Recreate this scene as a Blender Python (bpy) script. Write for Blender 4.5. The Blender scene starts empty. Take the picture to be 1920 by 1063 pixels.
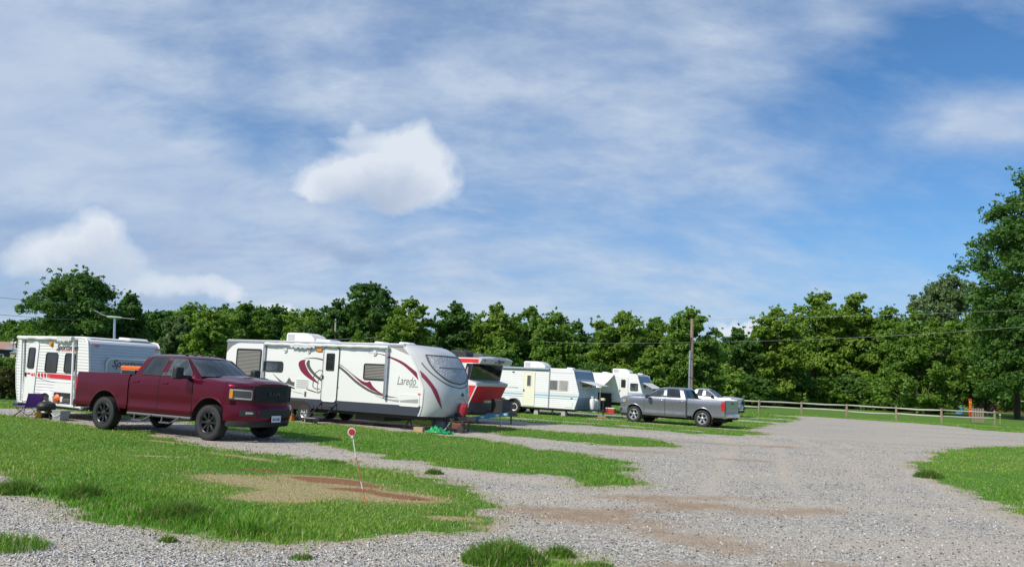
import bpy, bmesh, math, random
import numpy as np
from mathutils import Vector, Matrix
R = math.radians
C = bpy.context.scene.collection
random.seed(7); rng = np.random.default_rng(11)

# ------------------------------------------------------------------ camera
sc = bpy.context.scene
cam = bpy.data.cameras.new('camera'); camo = bpy.data.objects.new('camera', cam); C.objects.link(camo)
sc.camera = camo
cam.sensor_width = 36; cam.lens = 36*1500/1920; cam.clip_end = 20000; cam.clip_start = 0.1
PITCH, ROLL, EYE = .1205, .0475, 1.755
camo.matrix_world = Matrix.Translation((0, 0, EYE)) @ Matrix.Rotation(math.pi/2+PITCH, 4, 'X') @ Matrix.Rotation(ROLL, 4, 'Z')
sc.render.resolution_x = 1024; sc.render.resolution_y = 566
sc.view_settings.view_transform = 'Standard'; sc.view_settings.look = 'None'
sc.view_settings.exposure = 0.0; sc.view_settings.gamma = 1.0

def ray(px, py):
    a = px-960; b = py-531.5; cr, sr = math.cos(ROLL), math.sin(ROLL); cp, sp = math.cos(PITCH), math.sin(PITCH)
    u = cr*a+sr*b; v = -sr*a+cr*b; x, z = u/1500, -v/1500
    return Vector((x, cp-sp*z, sp+cp*z))
def dirv(px, py): return ray(px, py).normalized()

# ------------------------------------------------------------------ sun and sky
SUN_AZ = R(-128)          # measured clockwise from +Y (the view direction)
SUN_EL = R(41)
sdir = Vector((math.sin(SUN_AZ)*math.cos(SUN_EL), math.cos(SUN_AZ)*math.cos(SUN_EL), math.sin(SUN_EL)))
sl = bpy.data.lights.new('sun', 'SUN'); sl.energy = 4.3; sl.angle = R(.6); sl.color = (1.0, .935, .84)
so = bpy.data.objects.new('sun', sl); C.objects.link(so)
so.rotation_euler = sdir.to_track_quat('Z', 'Y').to_euler()

w = bpy.data.worlds.new('World'); sc.world = w; w.use_nodes = True
T = w.node_tree; N = T.nodes; N.clear()
def nd(t, T=None, **kw):
    n = (T or globals()['T']).nodes.new(t)
    for k, v in kw.items():
        if k.startswith('i_'):
            k = k[2:]; k = int(k) if k.isdigit() else k.replace('_', ' ')
            n.inputs[k].default_value = v
        else: setattr(n, k, v)
    return n
def lk(a, b, T=None): (T or globals()['T']).links.new(a, b)
def mth(op, a, b=None, T=None, c=None, clamp=False):
    n = nd('ShaderNodeMath', T, operation=op); n.use_clamp = clamp
    for i, v in enumerate((a, b, c)):
        if v is None: continue
        if isinstance(v, (int, float)): n.inputs[i].default_value = v
        else: lk(v, n.inputs[i], T)
    return n.outputs[0]
def mixc(f, a, b, T=None, mode='MIX'):
    n = nd('ShaderNodeMix', T, data_type='RGBA', blend_type=mode)
    for i, v in ((0, f), (6, a), (7, b)):
        if isinstance(v, (int, float)): n.inputs[i].default_value = v
        elif isinstance(v, tuple): n.inputs[i].default_value = v+(1,) if len(v) == 3 else v
        else: lk(v, n.inputs[i], T)
    return n.outputs[2]
def ramp(f, stops, T=None, interp='LINEAR'):
    n = nd('ShaderNodeValToRGB', T); cr = n.color_ramp; cr.interpolation = interp
    while len(cr.elements) < len(stops): cr.elements.new(.5)
    for e, (p, c) in zip(cr.elements, stops):
        e.position = p; e.color = (c, c, c, 1) if isinstance(c, (int, float)) else tuple(c)+(1,)
    lk(f, n.inputs[0], T); return n.outputs[0]
sky = nd('ShaderNodeTexSky', sky_type='NISHITA', sun_disc=False, sun_elevation=SUN_EL, sun_rotation=SUN_AZ % (2*math.pi))
sky.air_density = 1.0; sky.dust_density = .6; sky.ozone_density = 2.0; sky.altitude = 200
tc = nd('ShaderNodeTexCoord'); sep = nd('ShaderNodeSeparateXYZ'); lk(tc.outputs['Generated'], sep.inputs[0])
X, Y, Z = sep.outputs
Zc = mth('MAXIMUM', Z, 0.0)
# cloud sheet coordinates: the direction projected on a high plane
zz = mth('ADD', Zc, .42)
px_ = mth('DIVIDE', X, zz); py_ = mth('DIVIDE', Y, zz)
cmb = nd('ShaderNodeCombineXYZ'); lk(px_, cmb.inputs[0]); lk(py_, cmb.inputs[1])
def noise(vec, scale, detail=6, rough=.55, dist=0, T=None, lac=2.0):
    n = nd('ShaderNodeTexNoise', T); n.inputs['Scale'].default_value = scale; n.inputs['Detail'].default_value = detail
    n.inputs['Roughness'].default_value = rough; n.inputs['Distortion'].default_value = dist; n.inputs['Lacunarity'].default_value = lac
    if vec is not None: lk(vec, n.inputs['Vector'], T)
    return n.outputs[0]
def mapping(vec, loc=(0, 0, 0), rot=(0, 0, 0), scale=(1, 1, 1), T=None):
    n = nd('ShaderNodeMapping', T); n.inputs[1].default_value = loc; n.inputs[2].default_value = rot; n.inputs[3].default_value = scale
    lk(vec, n.inputs[0], T); return n.outputs[0]
n1 = noise(mapping(cmb.outputs[0], (3.1, 1.4, 0), (0, 0, R(-28)), (1.5, 2.3, 1)), 1.0, 10, .58, .25)
n2 = noise(mapping(cmb.outputs[0], (7.7, 2.1, 0), (0, 0, R(20)), (3.4, 5.6, 1)), 1.5, 9, .60, .2)
n3 = noise(mapping(cmb.outputs[0], (1.7, 5.1, 0), (0, 0, R(-40)), (8, 17, 1)), 1.6, 6, .60, .15)
cov = mth('ADD', mth('ADD', mth('MULTIPLY', n1, .90), mth('MULTIPLY', n2, .46)), mth('MULTIPLY', n3, .20))
# thicker on the left of the scene, clearer towards the right
azb = mth('MULTIPLY', mth('DIVIDE', X, mth('ADD', mth('ABSOLUTE', Y), .25)), -.20)
cov = mth('ADD', cov, azb)
def blob(px, py, rx, ry, amp, vec=None, power=1.0, tilt=0):
    """soft elliptical lobe round a fixed direction of the sky"""
    d = dirv(px, py); up = Vector((0, 0, 1)); r_ = d.cross(up).normalized(); u_ = r_.cross(d)
    if tilt: r_, u_ = r_*math.cos(tilt)+u_*math.sin(tilt), u_*math.cos(tilt)-r_*math.sin(tilt)
    v = vec if vec is not None else tc.outputs['Generated']
    def dot(a):
        n = nd('ShaderNodeVectorMath', operation='DOT_PRODUCT'); lk(v, n.inputs[0]); n.inputs[1].default_value = a; return n.outputs['Value']
    a = mth('DIVIDE', dot(tuple(r_)), rx/1500); b = mth('DIVIDE', dot(tuple(u_)), ry/1500)
    q = mth('ADD', mth('MULTIPLY', a, a), mth('MULTIPLY', b, b))
    g = mth('MULTIPLY', mth('EXPONENT', mth('MULTIPLY', q, -1.0)), amp)
    return mth('MULTIPLY', g, mth('GREATER_THAN', dot(tuple(d)), 0.0))
for a in ((180, 60, 420, 110, .03), (270, 60, 120, 40, -.16), (90, 385, 130, 60, -.14), (330, 350, 120, 40, .08), (250, 300, 420, 150, .16), (900, 130, 420, 120, .16), (1350, 60, 240, 90, .10),
          (60, 190, 200, 60, .12), (420, 110, 170, 60, -.20), (330, 215, 160, 45, -.24), (560, 250, 140, 60, -.22), (1600, 120, 330, 130, -.20), (1750, 420, 330, 160, -.10),
          (1250, 300, 300, 60, .14), (1500, 345, 240, 50, .10), (1830, 215, 130, 40, .40), (1880, 250, 70, 30, .30), (800, 480, 900, 90, .16), (980, 250, 80, 60, -.1),
          (60, 30, 160, 60, .1), (1480, 60, 150, 80, .12)):
    cov = mth('ADD', cov, blob(*a))
cirrus = ramp(cov, [(.50, 0.0), (.67, .28), (.84, .60), (1.02, .90)])
# cumulus: lobes round fixed directions, broken up by noise
wn = nd('ShaderNodeTexNoise'); wn.inputs['Scale'].default_value = 9; wn.inputs['Detail'].default_value = 7; wn.inputs['Roughness'].default_value = .62
lk(tc.outputs['Generated'], wn.inputs['Vector'])
sub = nd('ShaderNodeVectorMath', operation='SUBTRACT'); lk(wn.outputs['Color'], sub.inputs[0]); sub.inputs[1].default_value = (.70, .70, .70)
scl = nd('ShaderNodeVectorMath', operation='SCALE'); lk(sub.outputs[0], scl.inputs[0]); scl.inputs['Scale'].default_value = .055
wn2 = nd('ShaderNodeTexNoise'); wn2.inputs['Scale'].default_value = 34; wn2.inputs['Detail'].default_value = 5; wn2.inputs['Roughness'].default_value = .6; lk(tc.outputs['Generated'], wn2.inputs['Vector'])
sub2 = nd('ShaderNodeVectorMath', operation='MULTIPLY_ADD'); lk(wn2.outputs['Color'], sub2.inputs[0]); sub2.inputs[1].default_value = (.022, .022, .022); lk(scl.outputs[0], sub2.inputs[2])
addv = nd('ShaderNodeVectorMath', operation='ADD'); lk(tc.outputs['Generated'], addv.inputs[0]); lk(sub2.outputs[0], addv.inputs[1])
WV = addv.outputs[0]
def summ(lst):
    s = None
    for a in lst:
        b = blob(*a, vec=WV); s = b if s is None else mth('ADD', s, b)
    return s
cu = summ([(600, 348, 52, 28, .9), (655, 322, 50, 38, .95), (780, 312, 66, 50, 1.2), (715, 345, 80, 36, .95), (745, 378, 34, 20, .5), (570, 365, 34, 14, .5), (820, 345, 34, 34, .45),
           (665, 232, 26, 20, .42), (740, 262, 60, 26, .50), (640, 262, 60, 14, .34), (780, 240, 30, 26, .34), (890, 392, 50, 13, .30),
           (100, 480, 50, 28, .70), (195, 425, 40, 34, .70), (140, 455, 60, 30, .45), (225, 480, 60, 44, .40), (310, 535, 56, 24, .55), (400, 530, 46, 20, .60), (440, 545, 16, 14, .5), (30, 505, 40, 22, .32),
           (220, 545, 70, 18, .25), (500, 575, 36, 16, .7), (530, 585, 40, 12, .6), (1388, 612, 34, 14, .95), (1360, 620, 30, 12, .6), (10, 462, 40, 26, .25)])
cumask = ramp(cu, [(.26, 0.0), (.48, .5), (.80, 1.0)])
# lit tops, greyer bases: the cloud's own density sampled towards the sun
off = nd('ShaderNodeVectorMath', operation='ADD'); lk(WV, off.inputs[0]); off.inputs[1].default_value = (-.012, 0, .026)
WV0 = WV; WV = off.outputs[0]
cu2 = summ([(610, 345, 62, 40, .95), (680, 325, 75, 44, 1.0), (765, 315, 78, 55, 1.1), (725, 365, 70, 30, .7), (100, 478, 60, 34, .85), (190, 430, 50, 45, .8), (150, 470, 80, 40, .6), (330, 535, 70, 32, .62), (400, 530, 52, 24, .75)])
WV = WV0
fl = noise(tc.outputs['Generated'], 22, 6, .6)
lit = mth('SUBTRACT', 1.22, mth('MULTIPLY', cu2, .62))
lit = mth('ADD', lit, mth('MULTIPLY', mth('SUBTRACT', fl, .5), .5), clamp=True)
cucol = mixc(lit, (4.8, 5.8, 7.7), (8.3, 9.0, 10.0))
dk = summ([(600, 470, 110, 20, .5), (680, 488, 45, 12, .5), (905, 395, 60, 16, .3), (330, 460, 90, 60, .35), (40, 430, 90, 60, .45), (330, 575, 160, 20, .5), (60, 560, 120, 26, .4)])
dkm = mth('MULTIPLY', ramp(dk, [(.12, 0.0), (.6, 1.0)]), .55)
lp = sky.outputs[0]
base = mixc(1.0, lp, (.58, 1.08, 1.46), mode='MULTIPLY')
elev = mth('MULTIPLY', mth('EXPONENT', mth('MULTIPLY', Zc, -6.0)), .55)
cicol = mixc(ramp(mth('ADD', mth('MULTIPLY', n2, .6), mth('MULTIPLY', n1, .4)), [(.36, 0.0), (.62, 1.0)]), (4.3, 5.6, 8.1), (6.5, 7.6, 9.1))
c1 = mixc(elev, base, (4.2, 5.9, 8.8))
c1 = mixc(cirrus, c1, cicol)
c1 = mixc(dkm, c1, (3.5, 4.6, 6.9))
c1 = mixc(cumask, c1, cucol)
bg = nd('ShaderNodeBackground'); bg.inputs[1].default_value = .088; lk(c1, bg.inputs[0])
out = nd('ShaderNodeOutputWorld'); lk(bg.outputs[0], out.inputs[0])

# ------------------------------------------------------------------ materials
MATS = {}
def mat(name, col, rough=.6, metal=0.0, coat=0.0, bump=None, var=None, spec=.5, trans=0.0, alpha=None):
    """plain painted / plastic / metal material with slight procedural wear: var=(scale, amount), bump=(scale, strength)"""
    if name in MATS: return MATS[name]
    m = bpy.data.materials.new(name); m.use_nodes = True; t = m.node_tree; b = t.nodes['Principled BSDF']
    b.inputs['Base Color'].default_value = tuple(col)+(1,); b.inputs['Roughness'].default_value = rough
    b.inputs['Metallic'].default_value = metal; b.inputs['Coat Weight'].default_value = coat; b.inputs['Coat Roughness'].default_value = .06
    b.inputs['Specular IOR Level'].default_value = spec
    tcn = nd('ShaderNodeTexCoord', t)
    sc_, am = var or (3.0, .08)
    n = noise(tcn.outputs['Object'], sc_, 6, .65, .2, t)
    f = ramp(n, [(.35, 1.0), (.75, 0.0)], t)
    c = mixc(mth('MULTIPLY', f, am, t), tuple(col), tuple(max(0, x*.45+.03) for x in col), t)
    lk(c, b.inputs['Base Color'], t)
    n5 = noise(tcn.outputs['Object'], sc_*4, 4, .6, 0, t)
    lk(mth('ADD', mth('MULTIPLY', n5, min(.25, rough*.5), t), rough*.8, t), b.inputs['Roughness'], t)
    if bump:
        bn = nd('ShaderNodeBump', t); bn.inputs['Strength'].default_value = bump[1]; bn.inputs['Distance'].default_value = .02
        lk(noise(tcn.outputs['Object'], bump[0], 5, .6, 0, t), bn.inputs['Height'], t); lk(bn.outputs[0], b.inputs['Normal'], t)
    MATS[name] = m; return m
def siding(name, col, pitch=.085, strength=.9, streak=.12, rough=.42, bands=()):
    """ribbed aluminium siding; bands = (z0, z1, colour, x0, x1) painted stripes in object space"""
    m = bpy.data.materials.new(name); m.use_nodes = True; t = m.node_tree; b = t.nodes['Principled BSDF']
    tcn = nd('ShaderNodeTexCoord', t); s = nd('ShaderNodeSeparateXYZ', t); lk(tcn.outputs['Object'], s.inputs[0], t)
    fr = mth('FRACT', mth('DIVIDE', s.outputs[2], pitch, t), None, t)
    h = ramp(fr, [(0.0, 0.0), (.10, .55), (.25, .95), (.7, 1.0), (.88, .8), (1.0, 0.0)], t)
    bn = nd('ShaderNodeBump', t); bn.inputs['Strength'].default_value = strength; bn.inputs['Distance'].default_value = .016
    lk(h, bn.inputs['Height'], t); lk(bn.outputs[0], b.inputs['Normal'], t)
    st = noise(mapping(tcn.outputs['Object'], scale=(7, 7, .5), T=t), 1.4, 6, .65, .3, t)
    c = mixc(mth('MULTIPLY', ramp(st, [(.45, 0.0), (.8, 1.0)], t), streak, t), tuple(col), tuple(x*.5 for x in col), t)
    for (z0, z1, cc, x0, x1) in bands:
        k = mth('MULTIPLY', mth('GREATER_THAN', s.outputs[2], z0, t), mth('LESS_THAN', s.outputs[2], z1, t), t)
        k = mth('MULTIPLY', k, mth('MULTIPLY', mth('GREATER_THAN', s.outputs[0], x0, t), mth('LESS_THAN', s.outputs[0], x1, t), t), t)
        c = mixc(k, c, cc, t)
    lk(c, b.inputs['Base Color'], t); b.inputs['Roughness'].default_value = rough
    MATS[name] = m; return m
def glass(name, col=(.012, .014, .017), rough=.04, tint=None):
    if name in MATS: return MATS[name]
    m = bpy.data.materials.new(name); m.use_nodes = True; t = m.node_tree; b = t.nodes['Principled BSDF']
    b.inputs['Base Color'].default_value = tuple(col)+(1,); b.inputs['Roughness'].default_value = rough; b.inputs['Specular IOR Level'].default_value = .75
    tcn = nd('ShaderNodeTexCoord', t)
    bn = nd('ShaderNodeBump', t); bn.inputs['Strength'].default_value = .05; bn.inputs['Distance'].default_value = .02
    lk(noise(tcn.outputs['Object'], 2.2, 2, .5, 0, t), bn.inputs['Height'], t); lk(bn.outputs[0], b.inputs['Normal'], t)
    c = mixc(ramp(noise(tcn.outputs['Object'], 1.7, 3, .5, .5, t), [(.42, 0.0), (.6, 1.0)], t), tuple(col), tint or tuple(x*2.2 for x in col), t)
    lk(c, b.inputs['Base Color'], t)
    MATS[name] = m; return m
def clearglass(name):
    m = bpy.data.materials.new(name); m.use_nodes = True; t = m.node_tree; N_ = t.nodes; N_.remove(N_['Principled BSDF'])
    tr = nd('ShaderNodeBsdfTransparent', t); tr.inputs[0].default_value = (.42, .48, .46, 1)
    gl = nd('ShaderNodeBsdfGlossy', t); gl.inputs['Roughness'].default_value = .03
    fr = nd('ShaderNodeFresnel', t); fr.inputs[0].default_value = 1.5
    mx = nd('ShaderNodeMixShader', t); lk(mth('ADD', fr.outputs[0], .03, t), mx.inputs[0], t); lk(tr.outputs[0], mx.inputs[1], t); lk(gl.outputs[0], mx.inputs[2], t)
    lk(mx.outputs[0], N_['Material Output'].inputs[0], t); MATS[name] = m; return m

# ------------------------------------------------------------------ mesh helper
class MB:
    def __init__(s): s.v = []; s.f = []; s.m = []
    def add(s, vs, fs, mi=0):
        o = len(s.v); s.v += [tuple(x) for x in vs]; s.f += [tuple(i+o for i in f) for f in fs]; s.m += [mi]*len(fs); return s
    def box(s, x0, x1, y0, y1, z0, z1, mi=0):
        v = [(x, y, z) for x in (x0, x1) for y in (y0, y1) for z in (z0, z1)]
        return s.add(v, [(0, 1, 3, 2), (4, 6, 7, 5), (0, 4, 5, 1), (2, 3, 7, 6), (0, 2, 6, 4), (1, 5, 7, 3)], mi)
    def bar(s, a, b, w, h=None, mi=0, up=(0, 0, 1)):
        a = Vector(a); b = Vector(b); h = h or w; d = (b-a).normalized(); u = Vector(up)
        if abs(d.dot(u)) > .98: u = Vector((1, 0, 0))
        r = d.cross(u).normalized()*(w/2); u = r.cross(d).normalized()*(h/2)
        v = [p+i*r+j*u for p in (a, b) for i in (-1, 1) for j in (-1, 1)]
        return s.add(v, [(0, 1, 3, 2), (4, 6, 7, 5), (0, 4, 5, 1), (2, 3, 7, 6), (0, 2, 6, 4), (1, 5, 7, 3)], mi)
    def tube(s, pts, r, n=8, mi=0, cap=True):
        pts = [Vector(p) for p in pts]; rs = r if isinstance(r, (list, tuple)) else [r]*len(pts); vs = []; fs = []
        pr = None
        for i, p in enumerate(pts):
            d = (pts[min(i+1, len(pts)-1)]-pts[max(i-1, 0)]).normalized()
            if pr is None:
                u = Vector((0, 0, 1)) if abs(d.z) < .9 else Vector((1, 0, 0)); a = d.cross(u).normalized()
            else: a = (pr-d*pr.dot(d)).normalized()
            pr = a; b = d.cross(a)
            vs += [p+(a*math.cos(2*math.pi*k/n)+b*math.sin(2*math.pi*k/n))*rs[i] for k in range(n)]
        for i in range(len(pts)-1):
            for k in range(n): fs.append((i*n+k, i*n+(k+1) % n, (i+1)*n+(k+1) % n, (i+1)*n+k))
        if cap: fs += [tuple(range(n-1, -1, -1)), tuple(range((len(pts)-1)*n, len(pts)*n))]
        return s.add(vs, fs, mi)
    def lathe(s, c, axis, prof, n=32, mi=0, a0=0, a1=2*math.pi):
        """prof = [(radius, offset along axis)]"""
        c = Vector(c); ax = Vector(axis).normalized(); u = Vector((0, 0, 1)) if abs(ax.z) < .9 else Vector((1, 0, 0))
        a = ax.cross(u).normalized(); b = ax.cross(a); vs = []; fs = []; full = abs(a1-a0-2*math.pi) < 1e-6; m = n if full else n+1
        for r, o in prof:
            vs += [c+ax*o+(a*math.cos(a0+(a1-a0)*k/n)+b*math.sin(a0+(a1-a0)*k/n))*r for k in range(m)]
        for i in range(len(prof)-1):
            for k in range(n): fs.append((i*m+k, (i+1)*m+k, (i+1)*m+(k+1) % m, i*m+(k+1) % m))
        return s.add(vs, fs, mi)
    def prism(s, pts, y0, y1, mi=0, f=None):
        """profile [(x,z)] extruded along y"""
        n = len(pts); v = [(x, y0, z) for x, z in pts]+[(x, y1, z) for x, z in pts]
        if f: v = [f(p) for p in v]
        return s.add(v, [tuple(range(n)), tuple(range(2*n-1, n-1, -1))]+[(i, i+n, (i+1) % n+n, (i+1) % n) for i in range(n)], mi)
    def grid(s, fn, nu, nv, mi=0, flip=False):
        v = [fn(i/nu, j/nv) for j in range(nv+1) for i in range(nu+1)]; w_ = nu+1; fs = []
        for j in range(nv):
            for i in range(nu):
                q = (j*w_+i, j*w_+i+1, (j+1)*w_+i+1, (j+1)*w_+i); fs.append(q[::-1] if flip else q)
        return s.add(v, fs, mi)
    def loft(s, rings, mi=0, cap=True, closed=True):
        n = len(rings[0]); v = [p for r in rings for p in r]; fs = []
        for i in range(len(rings)-1):
            for k in range(n if closed else n-1): fs.append((i*n+k, i*n+(k+1) % n, (i+1)*n+(k+1) % n, (i+1)*n+k))
        if cap: fs += [tuple(range(n-1, -1, -1)), tuple(range((len(rings)-1)*n, len(rings)*n))]
        return s.add(v, fs, mi)
    def warp(s, f): s.v = [tuple(f(p)) for p in s.v]; return s
    def mesh(s, name, mats, smooth=True, angle=35):
        me = bpy.data.meshes.new(name); me.from_pydata(s.v, [], s.f)
        for m in (mats if isinstance(mats, (list, tuple)) else [mats]): me.materials.append(m)
        me.polygons.foreach_set('material_index', s.m)
        bm = bmesh.new(); bm.from_mesh(me); bmesh.ops.recalc_face_normals(bm, faces=bm.faces); bm.to_mesh(me); bm.free()
        if smooth: me.shade_smooth(); me.set_sharp_from_angle(angle=R(angle))
        me.update(); return me
    def build(s, name, mats, parent=None, bevel=0, smooth=True, angle=35, seg=2):
        o = bpy.data.objects.new(name, s.mesh(name, mats, smooth, angle)); C.objects.link(o); o.parent = parent
        if bevel:
            b = o.modifiers.new('bevel', 'BEVEL'); b.width = bevel; b.segments = seg; b.limit_method = 'ANGLE'; b.angle_limit = R(30); b.harden_normals = False
        return o
def tag(o, label, cat, group=None):
    o['label'] = label; o['category'] = cat
    if group: o['group'] = group
    return o
def thing(name, label, cat, loc=(0, 0, 0), rz=0, group=None):
    o = bpy.data.objects.new(name, None); C.objects.link(o); o.empty_display_size = .3
    o.location = loc; o.rotation_euler = (0, 0, rz); return tag(o, label, cat, group)
def copy_tree(o, parent=None):
    c = o.copy(); C.objects.link(c); c.parent = parent
    for ch in list(o.children): copy_tree(ch, c)
    return c
def rrect(x0, x1, z0, z1, r, n=4):
    p = []
    for cx, cz, a in ((x1-r, z1-r, 0), (x0+r, z1-r, 90), (x0+r, z0+r, 180), (x1-r, z0+r, 270)):
        p += [(cx+r*math.cos(R(a+90*k/n)), cz+r*math.sin(R(a+90*k/n))) for k in range(n+1)]
    return p
def panel(name, pts, m, parent, y=0.0, t=.012, label=None):
    """flat plate on the near side wall (plane y=const), thickness towards the viewer side (-y)"""
    o = MB().prism(pts, y-t, y+.002).build(name, m, parent, smooth=False)
    if label: o['label'] = label
    return o
def frame(mb, pts, w, y0, y1, mi=0):
    """ring along a closed (x,z) outline"""
    n = len(pts); cx = sum(p[0] for p in pts)/n; cz = sum(p[1] for p in pts)/n
    sx = max(abs(p[0]-cx) for p in pts); sz = max(abs(p[1]-cz) for p in pts)
    inn = [(cx+(x-cx)*(1-w/sx), cz+(z-cz)*(1-w/sz)) for x, z in pts]
    v = [(x, y0, z) for x, z in pts]+[(x, y0, z) for x, z in inn]+[(x, y1, z) for x, z in pts]+[(x, y1, z) for x, z in inn]
    f = []
    for i in range(n):
        j = (i+1) % n; f += [(i, j, n+j, n+i), (2*n+i, 3*n+i, 3*n+j, 2*n+j), (i, 2*n+i, 2*n+j, j), (n+i, n+j, 3*n+j, 3*n+i)]
    mb.add(v, f, mi); return inn
def text(name, s, size, m, parent, loc, rot, shear=0, extrude=.002, sx=1.0, bold=0, align='LEFT'):
    cu_ = bpy.data.curves.new(name, 'FONT'); cu_.body = s; cu_.size = size; cu_.shear = shear; cu_.extrude = extrude; cu_.offset = bold; cu_.align_x = align
    cu_.resolution_u = 3
    t_ = bpy.data.objects.new(name, cu_); C.objects.link(t_)
    me = bpy.data.meshes.new_from_object(t_.evaluated_get(bpy.context.evaluated_depsgraph_get())); bpy.data.objects.remove(t_)
    me.materials.clear(); me.materials.append(m)
    o = bpy.data.objects.new(name, me); C.objects.link(o); o.parent = parent; o.location = loc; o.rotation_euler = rot; o.scale = (sx, 1, 1)
    return o
def crv(p, n=8):
    """catmull-rom polyline through points"""
    q = [p[0]]+list(p)+[p[-1]]; o = []
    for i in range(1, len(q)-2):
        for k in range(n):
            t = k/n; p0, p1, p2, p3 = q[i-1:i+3]
            o.append(tuple(.5*(2*p1[d]+(p2[d]-p0[d])*t+(2*p0[d]-5*p1[d]+4*p2[d]-p3[d])*t*t+(3*p1[d]-p0[d]-3*p2[d]+p3[d])*t**3) for d in (0, 1)))
    o.append(tuple(p[-1])); return o
def ribbon(name, a, b, m, parent, y=-.004, f=None, n=26):
    """painted stripe between two curves sharing one parameter; lies on the near wall or is mapped by f"""
    A = crv(a); B = crv(b)
    def at(P, u):
        x = u*(len(P)-1); i = min(int(x), len(P)-2); q = x-i
        return P[i][0]*(1-q)+P[i+1][0]*q, P[i][1]*(1-q)+P[i+1][1]*q
    def fn(u, v):
        p = at(A, u); q = at(B, u); x = p[0]*(1-v)+q[0]*v; z = p[1]*(1-v)+q[1]*v
        return f(x, z) if f else (x, y, z)
    return MB().grid(fn, n, 4 if f else 1).build(name, m, parent, smooth=bool(f))
# ------------------------------------------------------------------ ground: gravel lot and lawns share one sheet
LANE_C, LANE_S = math.cos(R(28)), math.sin(R(28))
def ap(al, pe): return (al*LANE_C+pe*LANE_S, -al*LANE_S+pe*LANE_C)     # along / across the parking lanes -> world
GRASS = {
 'A': [(-60, 40), (-30, 25), (-14, 15.6), (-7.4, 12.3), (-6.6, 11.3), (-5.6, 10.4), (-4.6, 9.4), (-4.1, 9.1), (-3.4, 8.7), (-2.7, 8.25), (-2.2, 8.2), (-1.6, 8.6), (-1.0, 9.2), (-.2, 9.5), (.1, 10.1), (0, 11.2), (-.3, 12.3), (-1, 13.7), (-1.9, 15.2), (-3, 15.9), (-4.2, 16.5), (-5.8, 17.5), (-8, 19.7), (-9.4, 21.1), (-10.7, 21.5), (-12.5, 23.1), ap(-26, 14.6), ap(-30, 15.4), ap(-80, 15.5)],
 'B': [ap(-80, 15.2), ap(-29, 15.6), ap(-27, 17.6), (-11, 25.9), ap(-17.5, 16.7), (-5.5, 21), (-3.8, 19.1), (-2.3, 17.2), (-1, 15.9), (.1, 15.5), (1.0, 15.6), (1.3, 15.0), (1.3, 14.2), (2.3, 14.3), (2.7, 15.1), (2.4, 16.7), (3.1, 18.1), (2.6, 19.4), (2.1, 20.7), (.8, 22.), (-.7, 24.3), (-2.1, 25.4), (-3.5, 26), (-5.6, 27.4), (-6.8, 27.6), ap(-25, 21.6), ap(-27, 22.5), ap(-80, 22)],
 'C': [ap(-80, 22), ap(-27, 22.5), ap(-25, 24.6), ap(-15.9, 24.6), (-1, 28.1), (.2, 25.9), (1.8, 24.7), (3.2, 23.9), (5.1, 24.1), (5.5, 25.8), (4.7, 28.2), (2.9, 29.2), (1, 30), (-.2, 31.2), ap(-24, 27.6), ap(-26, 30), ap(-80, 30)],
 'D': [ap(-80, 30), ap(-26, 30), ap(-24, 32), (-.4, 36.6), (1.2, 34.9), (3.5, 34.7), (5.6, 33.5), (7.5, 32.4), (9.6, 32.4), (11.2, 35), (11.6, 38.5), (14.5, 44), (17, 49.5), (19.1, 53.5), (22.4, 61), (20.8, 64.5), (25.2, 66), (27.3, 63.8), (30.6, 61.7), (32.2, 57.6), (31.1, 52.6), (33.5, 50.6), (60, 52), (2000, 300), (2500, 3000), (-2500, 3000), (-2500, 400)],
 'E': [(60, 62), (28, 39), (22.4, 35), (17.8, 31.6), (14.1, 27), (13, 24.5), (10.8, 21.9), (10.3, 20.9), (10.3, 19.7), (9.4, 17.6), (8.9, 15.8), (8.6, 14.1), (8.1, 12.4), (9, 6), (14, -4), (60, -10)],
 'F': [(-.35, 7.9), (-.15, 8.35), (.15, 8.55), (.5, 8.6), (.85, 8.35), (1.0, 7.9), (.9, 7.2), (0, 7.0)],
}
HOLES = [  # worn tracks inside the far lawn
 [ap(-16, 38.6), ap(-10.5, 37.9), ap(-7, 37.4), ap(-7, 38.6), ap(-10.5, 38.9), ap(-16, 39.4)],
 [ap(-18, 33.5), ap(-13, 34.1), ap(-8.5, 34.2), ap(-8.3, 34.6), ap(-13, 34.7), ap(-18, 34.4)],
 [ap(-30, 42.5), ap(-18, 42.5), ap(-15, 43.2), ap(-14, 45.8), ap(-30, 45.8)],
 [ap(-19, 50), ap(-7.6, 49), ap(-7.2, 51.2), ap(-12, 51.8), ap(-19, 52.6)],
 [ap(-17, 56), ap(-8, 56.3), ap(-8, 58.3), ap(-17, 58.3)],
]
def sdf(P, x, y):
    """signed distance, positive inside the polygon"""
    P = np.array(P, float); Q = np.roll(P, -1, 0); d = np.full(x.shape, 1e9); ins = np.zeros(x.shape, bool)
    for (ax, ay), (bx, by) in zip(P, Q):
        ex, ey = bx-ax, by-ay; wx, wy = x-ax, y-ay
        t = np.clip((wx*ex+wy*ey)/(ex*ex+ey*ey+1e-12), 0, 1)
        d = np.minimum(d, (wx-ex*t)**2+(wy-ey*t)**2)
        c = ((ay <= y) & (by > y)) | ((by <= y) & (ay > y))
        with np.errstate(divide='ignore', invalid='ignore'):
            xi = ax+(y-ay)*ex/np.where(ey == 0, 1e-9, ey)
        ins ^= c & (x < xi)
    return np.where(ins, 1, -1)*np.sqrt(d)
def hsh(ix, iy):
    v = np.sin(ix*127.1+iy*311.7)*43758.5453; return v-np.floor(v)
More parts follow.
